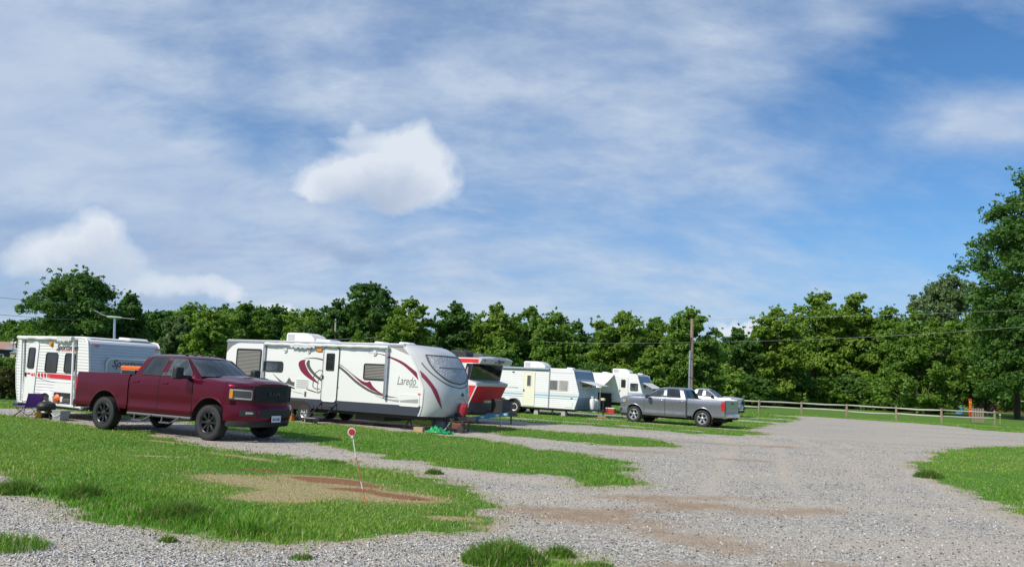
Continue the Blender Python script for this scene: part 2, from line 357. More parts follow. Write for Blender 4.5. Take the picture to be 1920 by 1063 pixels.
def vnoise(x, y):
    ix, iy = np.floor(x), np.floor(y); fx, fy = x-ix, y-iy; fx = fx*fx*(3-2*fx); fy = fy*fy*(3-2*fy)
    return (hsh(ix, iy)*(1-fx)+hsh(ix+1, iy)*fx)*(1-fy)+(hsh(ix, iy+1)*(1-fx)+hsh(ix+1, iy+1)*fx)*fy
def fbm(x, y, o=4):
    s = 0; a = .5
    for k in range(o): s = s+a*vnoise(x*2**k+17.3*k, y*2**k-9.1*k); a *= .5
    return s
def grassd(x, y):
    g = np.full(x.shape, -9.)
    for k, P in GRASS.items(): g = np.maximum(g, sdf(P, x, y))
    for P in HOLES: g = np.minimum(g, -sdf(P, x, y))
    rag = (fbm(x*1.1, y*1.1, 5)-.47)*1.25+(fbm(x*4.1, y*4.1, 3)-.44)*.5*np.clip(np.hypot(x, y)/16, .45, 1.5)
    return np.clip(g, -3, 3)+rag
def gauss(x, y, cx, cy, rx, ry, rot=0):
    c, s = math.cos(rot), math.sin(rot); u = ((x-cx)*c+(y-cy)*s)/rx; v = (-(x-cx)*s+(y-cy)*c)/ry
    return np.exp(-(u*u+v*v))
def dirtm(x, y):      # bare reddish soil showing through the gravel
    d = 0
    for a in ((1.1, 10.9, 1.5, .45, -.25), (.9, 11.5, .7, .35, 0), (2.4, 9.6, 1.0, .5, -.5), (2.7, 13.3, 1.8, .35, .3), (1.9, 8.2, .6, .3, .3), (3.6, 8.3, .8, .5, -.5), (2.75, 7.5, .5, .5, .2), (3.6, 7.2, .7, .35, -.3), (3.0, 6.9, 1.5, .7, 0), (2.2, 11.9, 1.2, .3, .6), (4.6, 7.4, 1., .5, .2),
              (4.4, 12.3, 1.2, .4, .5), (3.4, 22.3, 1.6, .5, .1), (3.0, 12.6, .8, .4, 0), (6.3, 21, 1.0, .35, 0), (9, 27, 1.6, .5, 0), (4.9, 27.6, 2.6, .6, -.4), (-1.2, 11.9, .9, .3, -.6), (10.2, 18, .6, .9, 0)):
        d = d+gauss(x, y, *a)
    return np.clip(d, 0, 1.3)
def trackm(x, y):     # dusty lanes and wheel tracks pressed into the gravel
    al = x*LANE_C-y*LANE_S; pe = x*LANE_S+y*LANE_C
    d = .75*np.exp(-((pe-13.3-.0*al)/.9)**2)*(al < -4.5)+.75*np.exp(-((pe-22.6)/1.2)**2)*(al < -5)+.6*np.exp(-((pe-29.5)/1.8)**2)*(al < -5)
    # tracks along the drive, running away to the upper right
    u = (x-2.2)-(y-9)*.33+.012*(y-20)**2*(y > 20); 
    for c_ in (-.2, 1.3, 3.0, 4.4): d = d+.95*np.exp(-((u-c_-.25*np.sin(y*.25))/.28)**2)*np.clip((y-7)/6, 0, 1)*np.clip((46-y)/12, 0, 1)*(.35+1.1*fbm(x*.8, y*.35, 3))
    return np.clip(d*(.5+fbm(x*.9+5, y*.9, 4)), 0, 1)
def haym(x, y):       # mown, dried patches inside the lawn
    d = 0
    for a in ((-2.6, 12.3, 1.25, .85, -.5), (-4.3, 13.0, .8, .5, -.6), (-1.5, 11.9, .8, .4, -.3), (-3.2, 11.4, .6, .5, 0), (-3.0, 13.5, .9, .35, -.3), (-5.2, 16.2, 1.1, .16, -.5), (-6.6, 15.6, .6, .14, 0), (-8.2, 12.3, .8, .4, 0), (.1, 9.9, .5, .25, 0), (-.6, 10.4, .4, .2, 0), (-7.6, 18.5, .9, .15, -.5)):
        d = d+gauss(x, y, *a)
    return np.clip(d, 0, 1.2)
def redm(x, y):
    return np.clip(gauss(x, y, -2.9, 13.5, .75, .22, -.25)+gauss(x, y, -1.5, 12.0, .7, .2, -.5)+.8*gauss(x, y, -2.2, 13.0, .5, .18, -.4)+.8*gauss(x, y, -4.2, 14.3, .6, .2, -.2)+.7*gauss(x, y, -2.3, 12.5, .5, .2, 0)+.6*gauss(x, y, -2.9, 13.2, .5, .25, 0), 0, 1)
def axis(lo, hi, c, s0, gr):
    a = [c]; st = s0
    while a[-1] < hi: a.append(a[-1]+st); st *= gr
    b = [c]; st = s0
    while b[-1] > lo: b.append(b[-1]-st); st *= gr
    return np.array(b[:0:-1]+a)
gx = np.concatenate([axis(-2500, -9, -9, .13, 1.035), np.arange(-9, 14, .13)[1:], axis(14, 2500, 14, .13, 1.035)[1:]])
gx = np.unique(np.round(gx, 4)); gy = np.concatenate([np.array([-40., -25, -15, -8, -3]), np.arange(0, 5, .6), np.arange(5, 18, .1), axis(18, 3000, 18, .11, 1.016)])
gy = np.unique(np.round(gy, 4)); GX, GY = np.meshgrid(gx, gy)
def zground(x, y):
    r = np.hypot(x, y); f = np.clip(1-r/45, 0, 1)
    z = (fbm(x*.35+3, y*.35, 3)-.44)*.05*f
    g = np.clip(grassd_cache(x, y)*2, 0, 1)
    return z*f+g*.02
_gc = {}
def grassd_cache(x, y): return grassd(x, y)
gd = grassd(GX, GY); GZ = (fbm(GX*.35+3, GY*.35, 3)-.44)*.05*np.clip(1-np.hypot(GX, GY)/45, 0, 1)
def zat(x, y): return (fbm(x*.35+3, y*.35, 3)-.44)*.05*np.clip(1-np.hypot(x, y)/45, 0, 1)
def zg(x, y): return float(zat(np.array([x]), np.array([y]))[0])
def npmesh(name, V, F, nper, m, attrs=(), parent=None):
    me = bpy.data.meshes.new(name); me.vertices.add(len(V)); me.vertices.foreach_set('co', V.astype(np.float32).ravel())
    F = F.astype(np.int32); me.loops.add(F.size); me.loops.foreach_set('vertex_index', F.ravel()); me.polygons.add(len(F))
    me.polygons.foreach_set('loop_start', np.arange(0, F.size, nper, dtype=np.int32)); me.polygons.foreach_set('loop_total', np.full(len(F), nper, np.int32)) if bpy.app.version < (4, 0) else None
    me.update(calc_edges=True); me.materials.append(m)
    for an, kind, data in attrs:
        a = me.attributes.new(an, kind, 'POINT'); a.data.foreach_set('color' if kind == 'FLOAT_COLOR' else 'value', data.astype(np.float32).ravel())
    o = bpy.data.objects.new(name, me); C.objects.link(o); o.parent = parent; return o
# ground material
gm = bpy.data.materials.new('ground'); gm.use_nodes = True; t = gm.node_tree; b = t.nodes['Principled BSDF']
tco = nd('ShaderNodeTexCoord', t).outputs['Object']
def attr(n, t): a = nd('ShaderNodeAttribute', t); a.attribute_name = n; return a.outputs['Fac']
gA, dA, hA, rA = (attr(k, t) for k in ('gd', 'dirt', 'hay', 'red'))
def vor(vec, s, T, feat='F1'):
    n = nd('ShaderNodeTexVoronoi', T); n.inputs['Scale'].default_value = s; n.feature = feat; lk(vec, n.inputs['Vector'], T); return n
warpn = nd('ShaderNodeTexNoise', t); warpn.inputs['Scale'].default_value = 25; lk(tco, warpn.inputs['Vector'], t)
va = nd('ShaderNodeVectorMath', t, operation='MULTIPLY_ADD'); lk(warpn.outputs['Color'], va.inputs[0], t); va.inputs[1].default_value = (.03, .03, 0); lk(tco, va.inputs[2], t)
v1 = vor(va.outputs[0], 42, t); v2 = vor(va.outputs[0], 85, t); v3 = vor(tco, 17, t)
def bw(v): s_ = nd('ShaderNodeSeparateColor', t); lk(v.outputs['Color'], s_.inputs[0], t); return s_.outputs[0]
st1 = ramp(bw(v1), [(0, (.14, .14, .14)), (.3, (.28, .277, .27)), (.65, (.46, .452, .43)), (1, (.78, .765, .73))], t)
st2 = ramp(bw(v2), [(0, (.10, .10, .11)), (.5, (.32, .315, .305)), (1, (.75, .73, .68))], t)
stone = mixc(ramp(v1.outputs['Distance'], [(.35, 0.0), (.6, 1.0)], t), st1, st2, t)
stone = mixc(mth('MULTIPLY', ramp(bw(v3), [(.6, 0.0), (1, 1.0)], t), .35, t), stone, (.55, .54, .52), t)
stone = mixc(ramp(v1.outputs['Distance'], [(.55, 0.0), (.85, .55)], t), stone, (.07, .07, .072), t)
spk = noise(tco, 9.0, 3, .85, 0, t); stone = mixc(1.0, stone, ramp(spk, [(.32, .58), (.5, 1.0), (.68, 1.45)], t), t, 'MULTIPLY')
stone = mixc(1.0, stone, (1.10, 1.05, .97), t, 'MULTIPLY'); fine = noise(tco, 3.0, 8, .7, .3, t); big = noise(mapping(tco, rot=(0, 0, R(62)), scale=(.28, 1.4, 1), T=t), .55, 7, .62, .4, t)
dust = mth('MAXIMUM', ramp(big, [(.40, 0.0), (.60, .72)], t), ramp(attr('dirt2', t), [(.1, 0.0), (.8, .8)], t), t)
stone = mixc(dust, stone, mixc(fine, (.43, .365, .285), (.60, .535, .44), t), t)
med = noise(tco, 1.1, 9, .72, .5, t)
dd = mth('ADD', mth('ADD', dA, mth('MULTIPLY', mth('SUBTRACT', med, .5, t), 2.6, t), t), mth('MULTIPLY', mth('SUBTRACT', fine, .5, t), .8, t), t)
soil = ramp(fine, [(.3, (.25, .155, .085)), (.55, (.38, .265, .165)), (.75, (.48, .37, .25))], t)
grav = mixc(ramp(dd, [(.25, 0.0), (.62, .45), (1.1, .78)], t), stone, soil, t)
# gravel next to the grass is sandier
edge = ramp(mth('ADD', gA, mth('MULTIPLY', mth('SUBTRACT', med, .5, t), 1.2, t), t), [(.0, 0.0), (.9, 0.0)], t)
grav = mixc(mth('MULTIPLY', ramp(mth('ADD', gA, mth('MULTIPLY', fine, .9, t), t), [(-.45, 0.0), (.45, 1.0)], t), .7, t), grav, (.42, .34, .24), t)
turfn = noise(tco, 14, 6, .75, .2, t); turfb = noise(tco, .35, 6, .6, .3, t)
turf = ramp(turfn, [(.3, (.045, .115, .016)), (.52, (.095, .215, .028)), (.72, (.17, .31, .05))], t)
turf = mixc(mth('MULTIPLY', ramp(turfb, [(.4, 0.0), (.7, 1.0)], t), .5, t), turf, (.175, .235, .05), t)
turf = mixc(ramp(mth('ADD', hA, mth('MULTIPLY', mth('SUBTRACT', med, .5, t), 1.1, t), t), [(.3, 0.0), (.6, .9)], t), turf, ramp(turfn, [(.3, (.26, .20, .10)), (.7, (.55, .44, .24))], t), t)
turf = mixc(ramp(mth('ADD', rA, mth('MULTIPLY', mth('SUBTRACT', med, .5, t), .9, t), t), [(.3, 0.0), (.6, .85)], t), turf, (.25, .095, .045), t)
k = ramp(mth('ADD', gA, mth('MULTIPLY', mth('SUBTRACT', fine, .5, t), .9, t), t), [(.02, 0.0), (.14, 1.0)], t)
lk(mixc(k, grav, turf, t), b.inputs['Base Color'], t); b.inputs['Roughness'].default_value = .95; b.inputs['Specular IOR Level'].default_value = .2
hgt = mth('ADD', mth('MULTIPLY', mth('SUBTRACT', .8, v1.outputs['Distance'], t), .8, t), mth('MULTIPLY', fine, .5, t), t)
bn = nd('ShaderNodeBump', t); bn.inputs['Strength'].default_value = 1.0; bn.inputs['Distance'].default_value = .022; lk(hgt, bn.inputs['Height'], t); lk(bn.outputs[0], b.inputs['Normal'], t)

ny, nx = GX.shape; idx = np.arange(ny*nx).reshape(ny, nx)
quads = np.stack([idx[:-1, :-1], idx[:-1, 1:], idx[1:, 1:], idx[1:, :-1]], -1).reshape(-1, 4)
gq = (gd[:-1, :-1]+gd[1:, 1:])/2 > .08
V = np.stack([GX, GY, GZ], -1).reshape(-1, 3)
A = dict(gd=gd.ravel(), dirt=dirtm(GX, GY).ravel(), dirt2=trackm(GX, GY).ravel(), hay=haym(GX, GY).ravel(), red=redm(GX, GY).ravel())
for nm, sel in (('gravel_lot', ~gq.ravel()), ('lawn', gq.ravel())):
    q = quads[sel]; u, inv = np.unique(q, return_inverse=True)
    o = npmesh(nm, V[u], inv.reshape(-1, 4), 4, gm, [(k_, 'FLOAT', v_[u]) for k_, v_ in A.items()]); o['kind'] = 'structure'
    o.data.shade_smooth()

# ------------------------------------------------------------------ vegetation materials
def leafmat(name, trans=.35, rough=.65, hue=None):
    m = bpy.data.materials.new(name); m.use_nodes = True; t = m.node_tree; Nn = t.nodes; b = Nn['Principled BSDF']
    a = nd('ShaderNodeAttribute', t); a.attribute_name = 'col'
    oi = nd('ShaderNodeObjectInfo', t)
    c = mixc(mth('MULTIPLY', oi.outputs['Random'], .35, t), a.outputs['Color'], (.10, .15, .03), t) if hue else a.outputs['Color']
    lk(c, b.inputs['Base Color'], t); b.inputs['Roughness'].default_value = rough; b.inputs['Specular IOR Level'].default_value = .3
    tl = nd('ShaderNodeBsdfTranslucent', t); lk(mixc(1.0, c, (1.25, 1.35, .55), t, 'MULTIPLY'), tl.inputs[0], t)
    mx = nd('ShaderNodeMixShader', t); mx.inputs[0].default_value = trans; lk(b.outputs[0], mx.inputs[1], t); lk(tl.outputs[0], mx.inputs[2], t); lk(mx.outputs[0], Nn['Material Output'].inputs[0], t)
    return m
M_blade = leafmat('grass_blade', .3, .55); M_leaf = leafmat('leaf', .36, .55)

def blades(x, y, z, h, wd, col, lean=.5, sun=None):
    n = len(x); th = rng.uniform(0, 2*np.pi, n); dx, dy = np.cos(th)*wd/2, np.sin(th)*wd/2
    la = rng.uniform(0, 2*np.pi, n); ll = h*lean*rng.uniform(.2, 1, n)
    lx, ly = np.cos(la)*ll, np.sin(la)*ll
    V = np.empty((n, 5, 3)); b0 = np.stack([x, y, z-.01], 1)
    V[:, 0] = b0-np.stack([dx, dy, 0*dx], 1); V[:, 1] = b0+np.stack([dx, dy, 0*dx], 1)
    mid = b0+np.stack([lx*.3, ly*.3, h*.6], 1)
    V[:, 2] = mid+np.stack([dx, dy, 0*dx], 1)*.75; V[:, 3] = mid-np.stack([dx, dy, 0*dx], 1)*.75
    V[:, 4] = b0+np.stack([lx, ly, h*rng.uniform(.82, 1, n)], 1)
    base = (np.arange(n)*5)[:, None]
    F = np.concatenate([base+np.array([0, 1, 2]), base+np.array([0, 2, 3]), base+np.array([3, 2, 4])], 0)
    Cc = np.repeat(np.concatenate([col, np.ones((n, 1))], 1)[:, None], 5, 1)
    return V.reshape(-1, 3), F, Cc.reshape(-1, 4)
def gcol(n, hay, patch):
    g1 = np.array([.070, .195, .018]); g2 = np.array([.200, .41, .045]); ye = np.array([.36, .46, .08]); st = np.array([.56, .45, .25])
    u = rng.uniform(0, 1, (n, 1)); c = g1*(1-u)+g2*u
    p = np.clip(patch, 0, 1)[:, None]*.65*rng.uniform(.3, 1, (n, 1)); c = c*(1-p)+ye*p
    dead = (rng.uniform(0, 1, n) < .07+hay*.9)[:, None]; return np.where(dead, st*rng.uniform(.6, 1.1, (n, 1)), c)
def scatter(n, r0, r1, a0=-.66, a1=.66, pw=1.0):
    u = rng.uniform(0, 1, n)
    r = r0*(r1/r0)**u if pw == 1 else (r0**pw+(r1**pw-r0**pw)*u)**(1/pw)
    a = rng.uniform(a0, a1, n); return r*np.sin(a), r*np.cos(a), r
x, y, r = scatter(520000, 6.3, 75)
g = grassd(x, y); keep = (g > rng.normal(.10, .22, len(x))) & (rng.uniform(0, 1, len(x)) < np.clip(1.2-.75*haym(x, y)-1.2*redm(x, y), .10, 1))
x, y, r, g = x[keep], y[keep], r[keep], g[keep]
hp = haym(x, y); ht = (.028+.045*fbm(x*.9, y*.9, 3)+.05*np.clip(.6-np.abs(g-.45), 0, 1)*vnoise(x*1.7, y*1.7))*rng.uniform(.6, 1.25, len(x))
lng = np.clip(gauss(x, y, -4.6, 10.4, 1.6, .7, -.55)+gauss(x, y, -3.0, 9.3, 1.4, .5, -.5)+.6*gauss(x, y, 1.9, 14.7, .8, .5, 0), 0, 1)
ht = ht*(1+1.3*lng)*(1-.45*np.clip(hp, 0, 1)); wd = .0045+.0006*r
ht = ht*(1+np.clip((r-25)/60, 0, .5))
V_, F_, C_ = blades(x, y, zat(x, y), ht, wd, gcol(len(x), np.clip(hp*1.5*fbm(x*3, y*3, 3)*1.3, 0, 1), (fbm(x*.5+9, y*.5, 4)-.34)*3.6*np.clip(1-lng, .2, 1)), .75)
o = npmesh('grass', V_, F_, 3, M_blade, [('col', 'FLOAT_COLOR', C_)]); tag(o, 'short mown green grass growing on the lawns between the gravel lanes', 'grass'); o['kind'] = 'stuff'
# weeds and stray blades along the gravel edge
# individual clumps
def clump(px_w, py_w, rad, n, h, label, cat='grass tuft', dark=.8, group='grass tufts at the gravel edge', leafy=False):
    rr = rad*np.sqrt(rng.uniform(0, 1, n)); aa = rng.uniform(0, 6.283, n); bx, by = rr*np.cos(aa), rr*np.sin(aa)*.75
    hh = h*(1.15-.75*(rr/rad)**2)*rng.uniform(.45, 1.1, n)
    col = gcol(n, np.full(n, .05), np.full(n, .15))*dark
    V_, F_, C_ = blades(bx, by, np.zeros(n), hh, np.full(n, .016 if leafy else .0085), col, .8)
    o = npmesh('weed_clump' if leafy else 'grass_clump', V_, F_, 3, M_blade, [('col', 'FLOAT_COLOR', C_)]); o.location = (px_w, py_w, zg(px_w, py_w)); tag(o, label, cat, group)
clump(.05, 8.05, .42, 2600, .26, 'large dark tuft of long grass at the bottom centre edge')
clump(.62, 8.45, .16, 700, .15, 'small grass tuft just right of the large bottom tuft')
clump(.95, 8.0, .20, 900, .08, 'low sparse grass patch right of the bottom tufts')
clump(-6.35, 10.75, .34, 1500, .22, 'dark green tuft standing in gravel at the far left edge', dark=.75)
clump(-5.35, 10.55, .30, 1300, .24, 'bluish tuft of long grass on the lawn edge at left', dark=.7)
clump(-3.7, 9.5, .45, 2600, .24, 'thick dark tuft on the lawn edge near the gravel corner', dark=.72)
clump(-2.75, 8.75, .22, 700, .26, 'light green upright tuft of long blades on the lawn edge', dark=1.15)
clump(-4.6, 7.7, .42, 900, .17, 'thin straggly tuft at the bottom left corner of the photo', dark=1.0)
clump(-3.3, 8.25, .10, 260, .10, 'tiny tuft alone in the gravel below the lawn')
clump(-1.85, 7.8, .13, 300, .07, 'flat little tuft in gravel left of the bottom centre tuft')
clump(9.75, 18.7, .34, 900, .22, 'dark leafy weed at the edge of the right lawn', 'weed', .55, None, True)
clump(-1.25, 14.9, .18, 500, .14, 'dark tuft on the left lawn edge beside the first lane', dark=.6)
clump(-3.3, 15.9, .25, 500, .10, 'low tuft on the lawn edge above the dried patch', dark=.8)
# loose stones
n = 120000; x, y, r = scatter(n, 5.8, 34, pw=.25); g = grassd(x, y); dm = dirtm(x, y)
keep = (g < rng.uniform(-.25, .25, n)) & (rng.uniform(0, 1, n) > dm*.75+.6*trackm(x, y)); x, y, r = x[keep], y[keep], r[keep]; n = len(x)
s = (.0045+.010*rng.uniform(0, 1, n)**3)*(1+r*.012)
oc = np.array([(1, 0, 0), (0, 1, 0), (-1, 0, 0), (0, -1, 0), (0, 0, .8), (0, 0, -.8)]); of = np.array([(0, 1, 4), (1, 2, 4), (2, 3, 4), (3, 0, 4), (1, 0, 5), (2, 1, 5), (3, 2, 5), (0, 3, 5)])
V_ = oc[None]*s[:, None, None]*rng.uniform(.55, 1.4, (n, 6, 1)); V_ += rng.normal(0, .18, (n, 6, 3))*s[:, None, None]
th = rng.uniform(0, 6.28, n); cs, sn = np.cos(th)[:, None], np.sin(th)[:, None]; vx = V_[..., 0]*cs-V_[..., 1]*sn; vy = V_[..., 0]*sn+V_[..., 1]*cs
V_ = np.stack([vx+x[:, None], vy+y[:, None], V_[..., 2]+(zat(x, y)+s*.35)[:, None]], -1)
F_ = (np.arange(n)*6)[:, None, None]+of[None]
cc = rng.uniform(0, 1, (n, 1)); cc = (.11+.66*cc**1.5)*np.array([1, .985, .95])+rng.normal(0, .012, (n, 3)); cc = np.repeat(np.concatenate([np.clip(cc, .05, .8), np.ones((n, 1))], 1)[:, None], 6, 1)
M_stone = bpy.data.materials.new('stone'); M_stone.use_nodes = True; t = M_stone.node_tree; a = nd('ShaderNodeAttribute', t); a.attribute_name = 'col'; lk(a.outputs['Color'], t.nodes['Principled BSDF'].inputs['Base Color'], t); t.nodes['Principled BSDF'].inputs['Roughness'].default_value = .9
o = npmesh('loose_gravel', V_.reshape(-1, 3), F_.reshape(-1, 3), 3, M_stone, [('col', 'FLOAT_COLOR', cc.reshape(-1, 4))]); tag(o, 'loose grey crushed stones lying over the gravel lot', 'gravel'); o['kind'] = 'stuff'
# ------------------------------------------------------------------ shared materials
def paint(name, col, flake=.35, rough=.3, dusty=.12, coat=.9, spec=.5):
    m = bpy.data.materials.new(name); m.use_nodes = True; t = m.node_tree; b = t.nodes['Principled BSDF']
    tco = nd('ShaderNodeTexCoord', t).outputs['Object']
    n = noise(tco, 5, 6, .7, .4, t); s_ = nd('ShaderNodeSeparateXYZ', t); lk(tco, s_.inputs[0], t)
    low = mth('MULTIPLY', ramp(s_.outputs[2], [(.40, 1.0), (.95, .12)], t), ramp(n, [(.35, .35), (.75, 1.0)], t), t)
    c = mixc(mth('MULTIPLY', low, dusty*3.2, t, clamp=True), tuple(col), (.25, .19, .15), t)
    lk(c, b.inputs['Base Color'], t); b.inputs['Metallic'].default_value = flake
    lk(mth('ADD', mth('MULTIPLY', low, .35, t), rough, t), b.inputs['Roughness'], t)
    b.inputs['Coat Weight'].default_value = coat; b.inputs['Specular IOR Level'].default_value = spec; b.inputs['Coat Roughness'].default_value = .04
    MATS[name] = m; return m
M_tire = mat('tire', (.022, .022, .023), .85, bump=(40, .2), var=(6, .3)); M_black = mat('black_plastic', (.018, .018, .02), .55)
M_blk2 = mat('black_steel', (.025, .025, .028), .5, var=(8, .3)); M_under = mat('underbody', (.02, .018, .017), .9)
M_glass = glass('dark_glass'); M_glass2 = glass('tinted_glass', (.03, .036, .042), .05, (.09, .11, .12)); M_chrome = mat('chrome', (.75, .75, .76), .12, 1.0)
M_alu = mat('aluminium', (.62, .63, .65), .3, .9); M_rimd = mat('dark_rim', (.035, .036, .04), .28, .6, .4)
M_grayst = mat('grey_steel', (.13, .13, .14), .5, .3); M_amber = mat('amber_lens', (.75, .28, .02), .25); M_redlens = mat('red_lens', (.50, .012, .015), .15, coat=.8)
M_smoke = mat('smoked_lens', (.06, .06, .065), .08, .3, coat=.8); M_lens = mat('clear_lens', (.55, .57, .58), .08, .55, coat=.6); M_white = mat('white_paint', (.80, .80, .78), .35, var=(2, .05)); M_wplast = mat('white_plastic', (.74, .74, .72), .45, var=(3, .10))
M_redp = paint('maroon_paint', (.125, .004, .023), .60, .24, .004, .45, .2); M_greyp = paint('grey_paint', (.27, .285, .32), .65, .22, .02); M_silv = paint('silver_paint', (.52, .53, .55), .4, .28)
M_orange = mat('orange_plastic', (.85, .16, .02), .45); M_wood = mat('weathered_wood', (.33, .25, .18), .85, bump=(30, .4), var=(9, .4))
M_rubber = mat('dark_rubber', (.03, .03, .03), .8)

def wheel(parent, loc, r, width, side, rim_m, style, rim_r, name='wheel'):
    """side=-1: outer face towards -y"""
    mb = MB(); hw = width/2
    prof = [(rim_r, -hw*.80), (rim_r+.012, -hw*.92), (r*.80, -hw), (r*.93, -hw*.95), (r*.975, -hw*.84), (r, -hw*.72), (r, hw*.72), (r*.975, hw*.84), (r*.93, hw*.95), (r*.80, hw), (rim_r, hw*.8)]
    mb.lathe((0, 0, 0), (0, 1, 0), prof, 48)
    for k in range(44):      # tread blocks
        a = 2*math.pi*k/44
        for yy, off in ((-hw*.74, 0), (-hw*.25, .5), (hw*.25, 0), (hw*.74, .5)):
            aa = a+off*2*math.pi/44; c, s = math.cos(aa), math.sin(aa); c2, s2 = math.cos(aa+.085), math.sin(aa+.085)
            v = [(q*(r-.004), y_, p*(r-.004)) for q, p in ((c, s), (c2, s2)) for y_ in (yy-hw*.2, yy+hw*.2)]+[(q*(r+.004), y_, p*(r+.004)) for q, p in ((c, s), (c2, s2)) for y_ in (yy-hw*.2, yy+hw*.2)]
            mb.add(v, [(4, 5, 7, 6), (0, 1, 5, 4), (2, 6, 7, 3), (0, 4, 6, 2), (1, 3, 7, 5)])
    root = bpy.data.objects.new(name, None); C.objects.link(root); root.parent = parent; root.location = loc; root.empty_display_size = .1
    mb.build('tire', M_tire, root)
    rb = MB(); f = side*hw; sg = side
    rb.lathe((0, 0, 0), (0, 1, 0), [(rim_r+.008, f*.80), (rim_r-.012, f*.93), (rim_r-.035, f*.80), (rim_r-.05, f*.1), (rim_r-.05, -f*.7)], 40)
    if style == 'steel':
        rb.lathe((0, 0, 0), (0, 1, 0), [(rim_r-.03, f*.5), (rim_r*.72, f*.62), (rim_r*.55, f*.35), (rim_r*.3, f*.45), (.001, f*.45)], 40)
        db = MB()
        for k in range(5):
            a = 2*math.pi*k/5; rr = rim_r*.63; db.lathe((math.cos(a)*rr, f*.5, math.sin(a)*rr), (0, sg, 0), [(.022, 0), (.022, abs(f)*.14), (.001, abs(f)*.14)], 10)
        db.lathe((0, f*.45, 0), (0, sg, 0), [(rim_r*.24, 0), (rim_r*.22, .05), (.001, .055)], 16)
        db.build('hub', M_blk2, root)
    else:
        nsp = {'eight': 8, 'five': 5, 'five_split': 5}[style]
        for k in range(nsp):
            a = 2*math.pi*k/nsp+math.pi/2; u = Vector((math.cos(a), 0, math.sin(a))); w_ = Vector((-math.sin(a), 0, math.cos(a)))
            wid0, wid1 = (.035, .062) if nsp == 8 else (.05, .10)
            i0, i1 = .045, rim_r-.02
            for sp in ((0,) if style != 'five_split' else (-1, 1)):
                ww = w_*sp*.03; q = []
                for rr, wd, yf, th in ((i0, wid0*rim_r*4, .70, .04), (i1, wid1*rim_r*4*(.55 if sp else 1), .84, .03)):
                    o = u*rr+ww*(1 if rr > .1 else .3)
                    q.append([o+w_*wd/2+Vector((0, f*yf, 0)), o-w_*wd/2+Vector((0, f*yf, 0)), o-w_*wd*.62+Vector((0, f*yf-sg*th, 0)), o+w_*wd*.62+Vector((0, f*yf-sg*th, 0))])
                rb.loft(q)
        rb.lathe((0, 0, 0), (0, 1, 0), [(rim_r*.30, f*.55), (rim_r*.30, f*.74), (rim_r*.22, f*.80), (.001, f*.82)], 24)
        bk = MB(); bk.lathe((0, 0, 0), (0, 1, 0), [(rim_r*.72, f*.18), (rim_r*.72, f*.10), (.001, f*.10)], 32); bk.lathe((0, 0, 0), (0, 1, 0), [(rim_r-.045, f*-.1), (.001, f*-.12)], 32)
        bk.build('brake_disc', M_under, root)
    rb.build('rim', rim_m, root, bevel=.004 if style != 'steel' else 0)
    return root

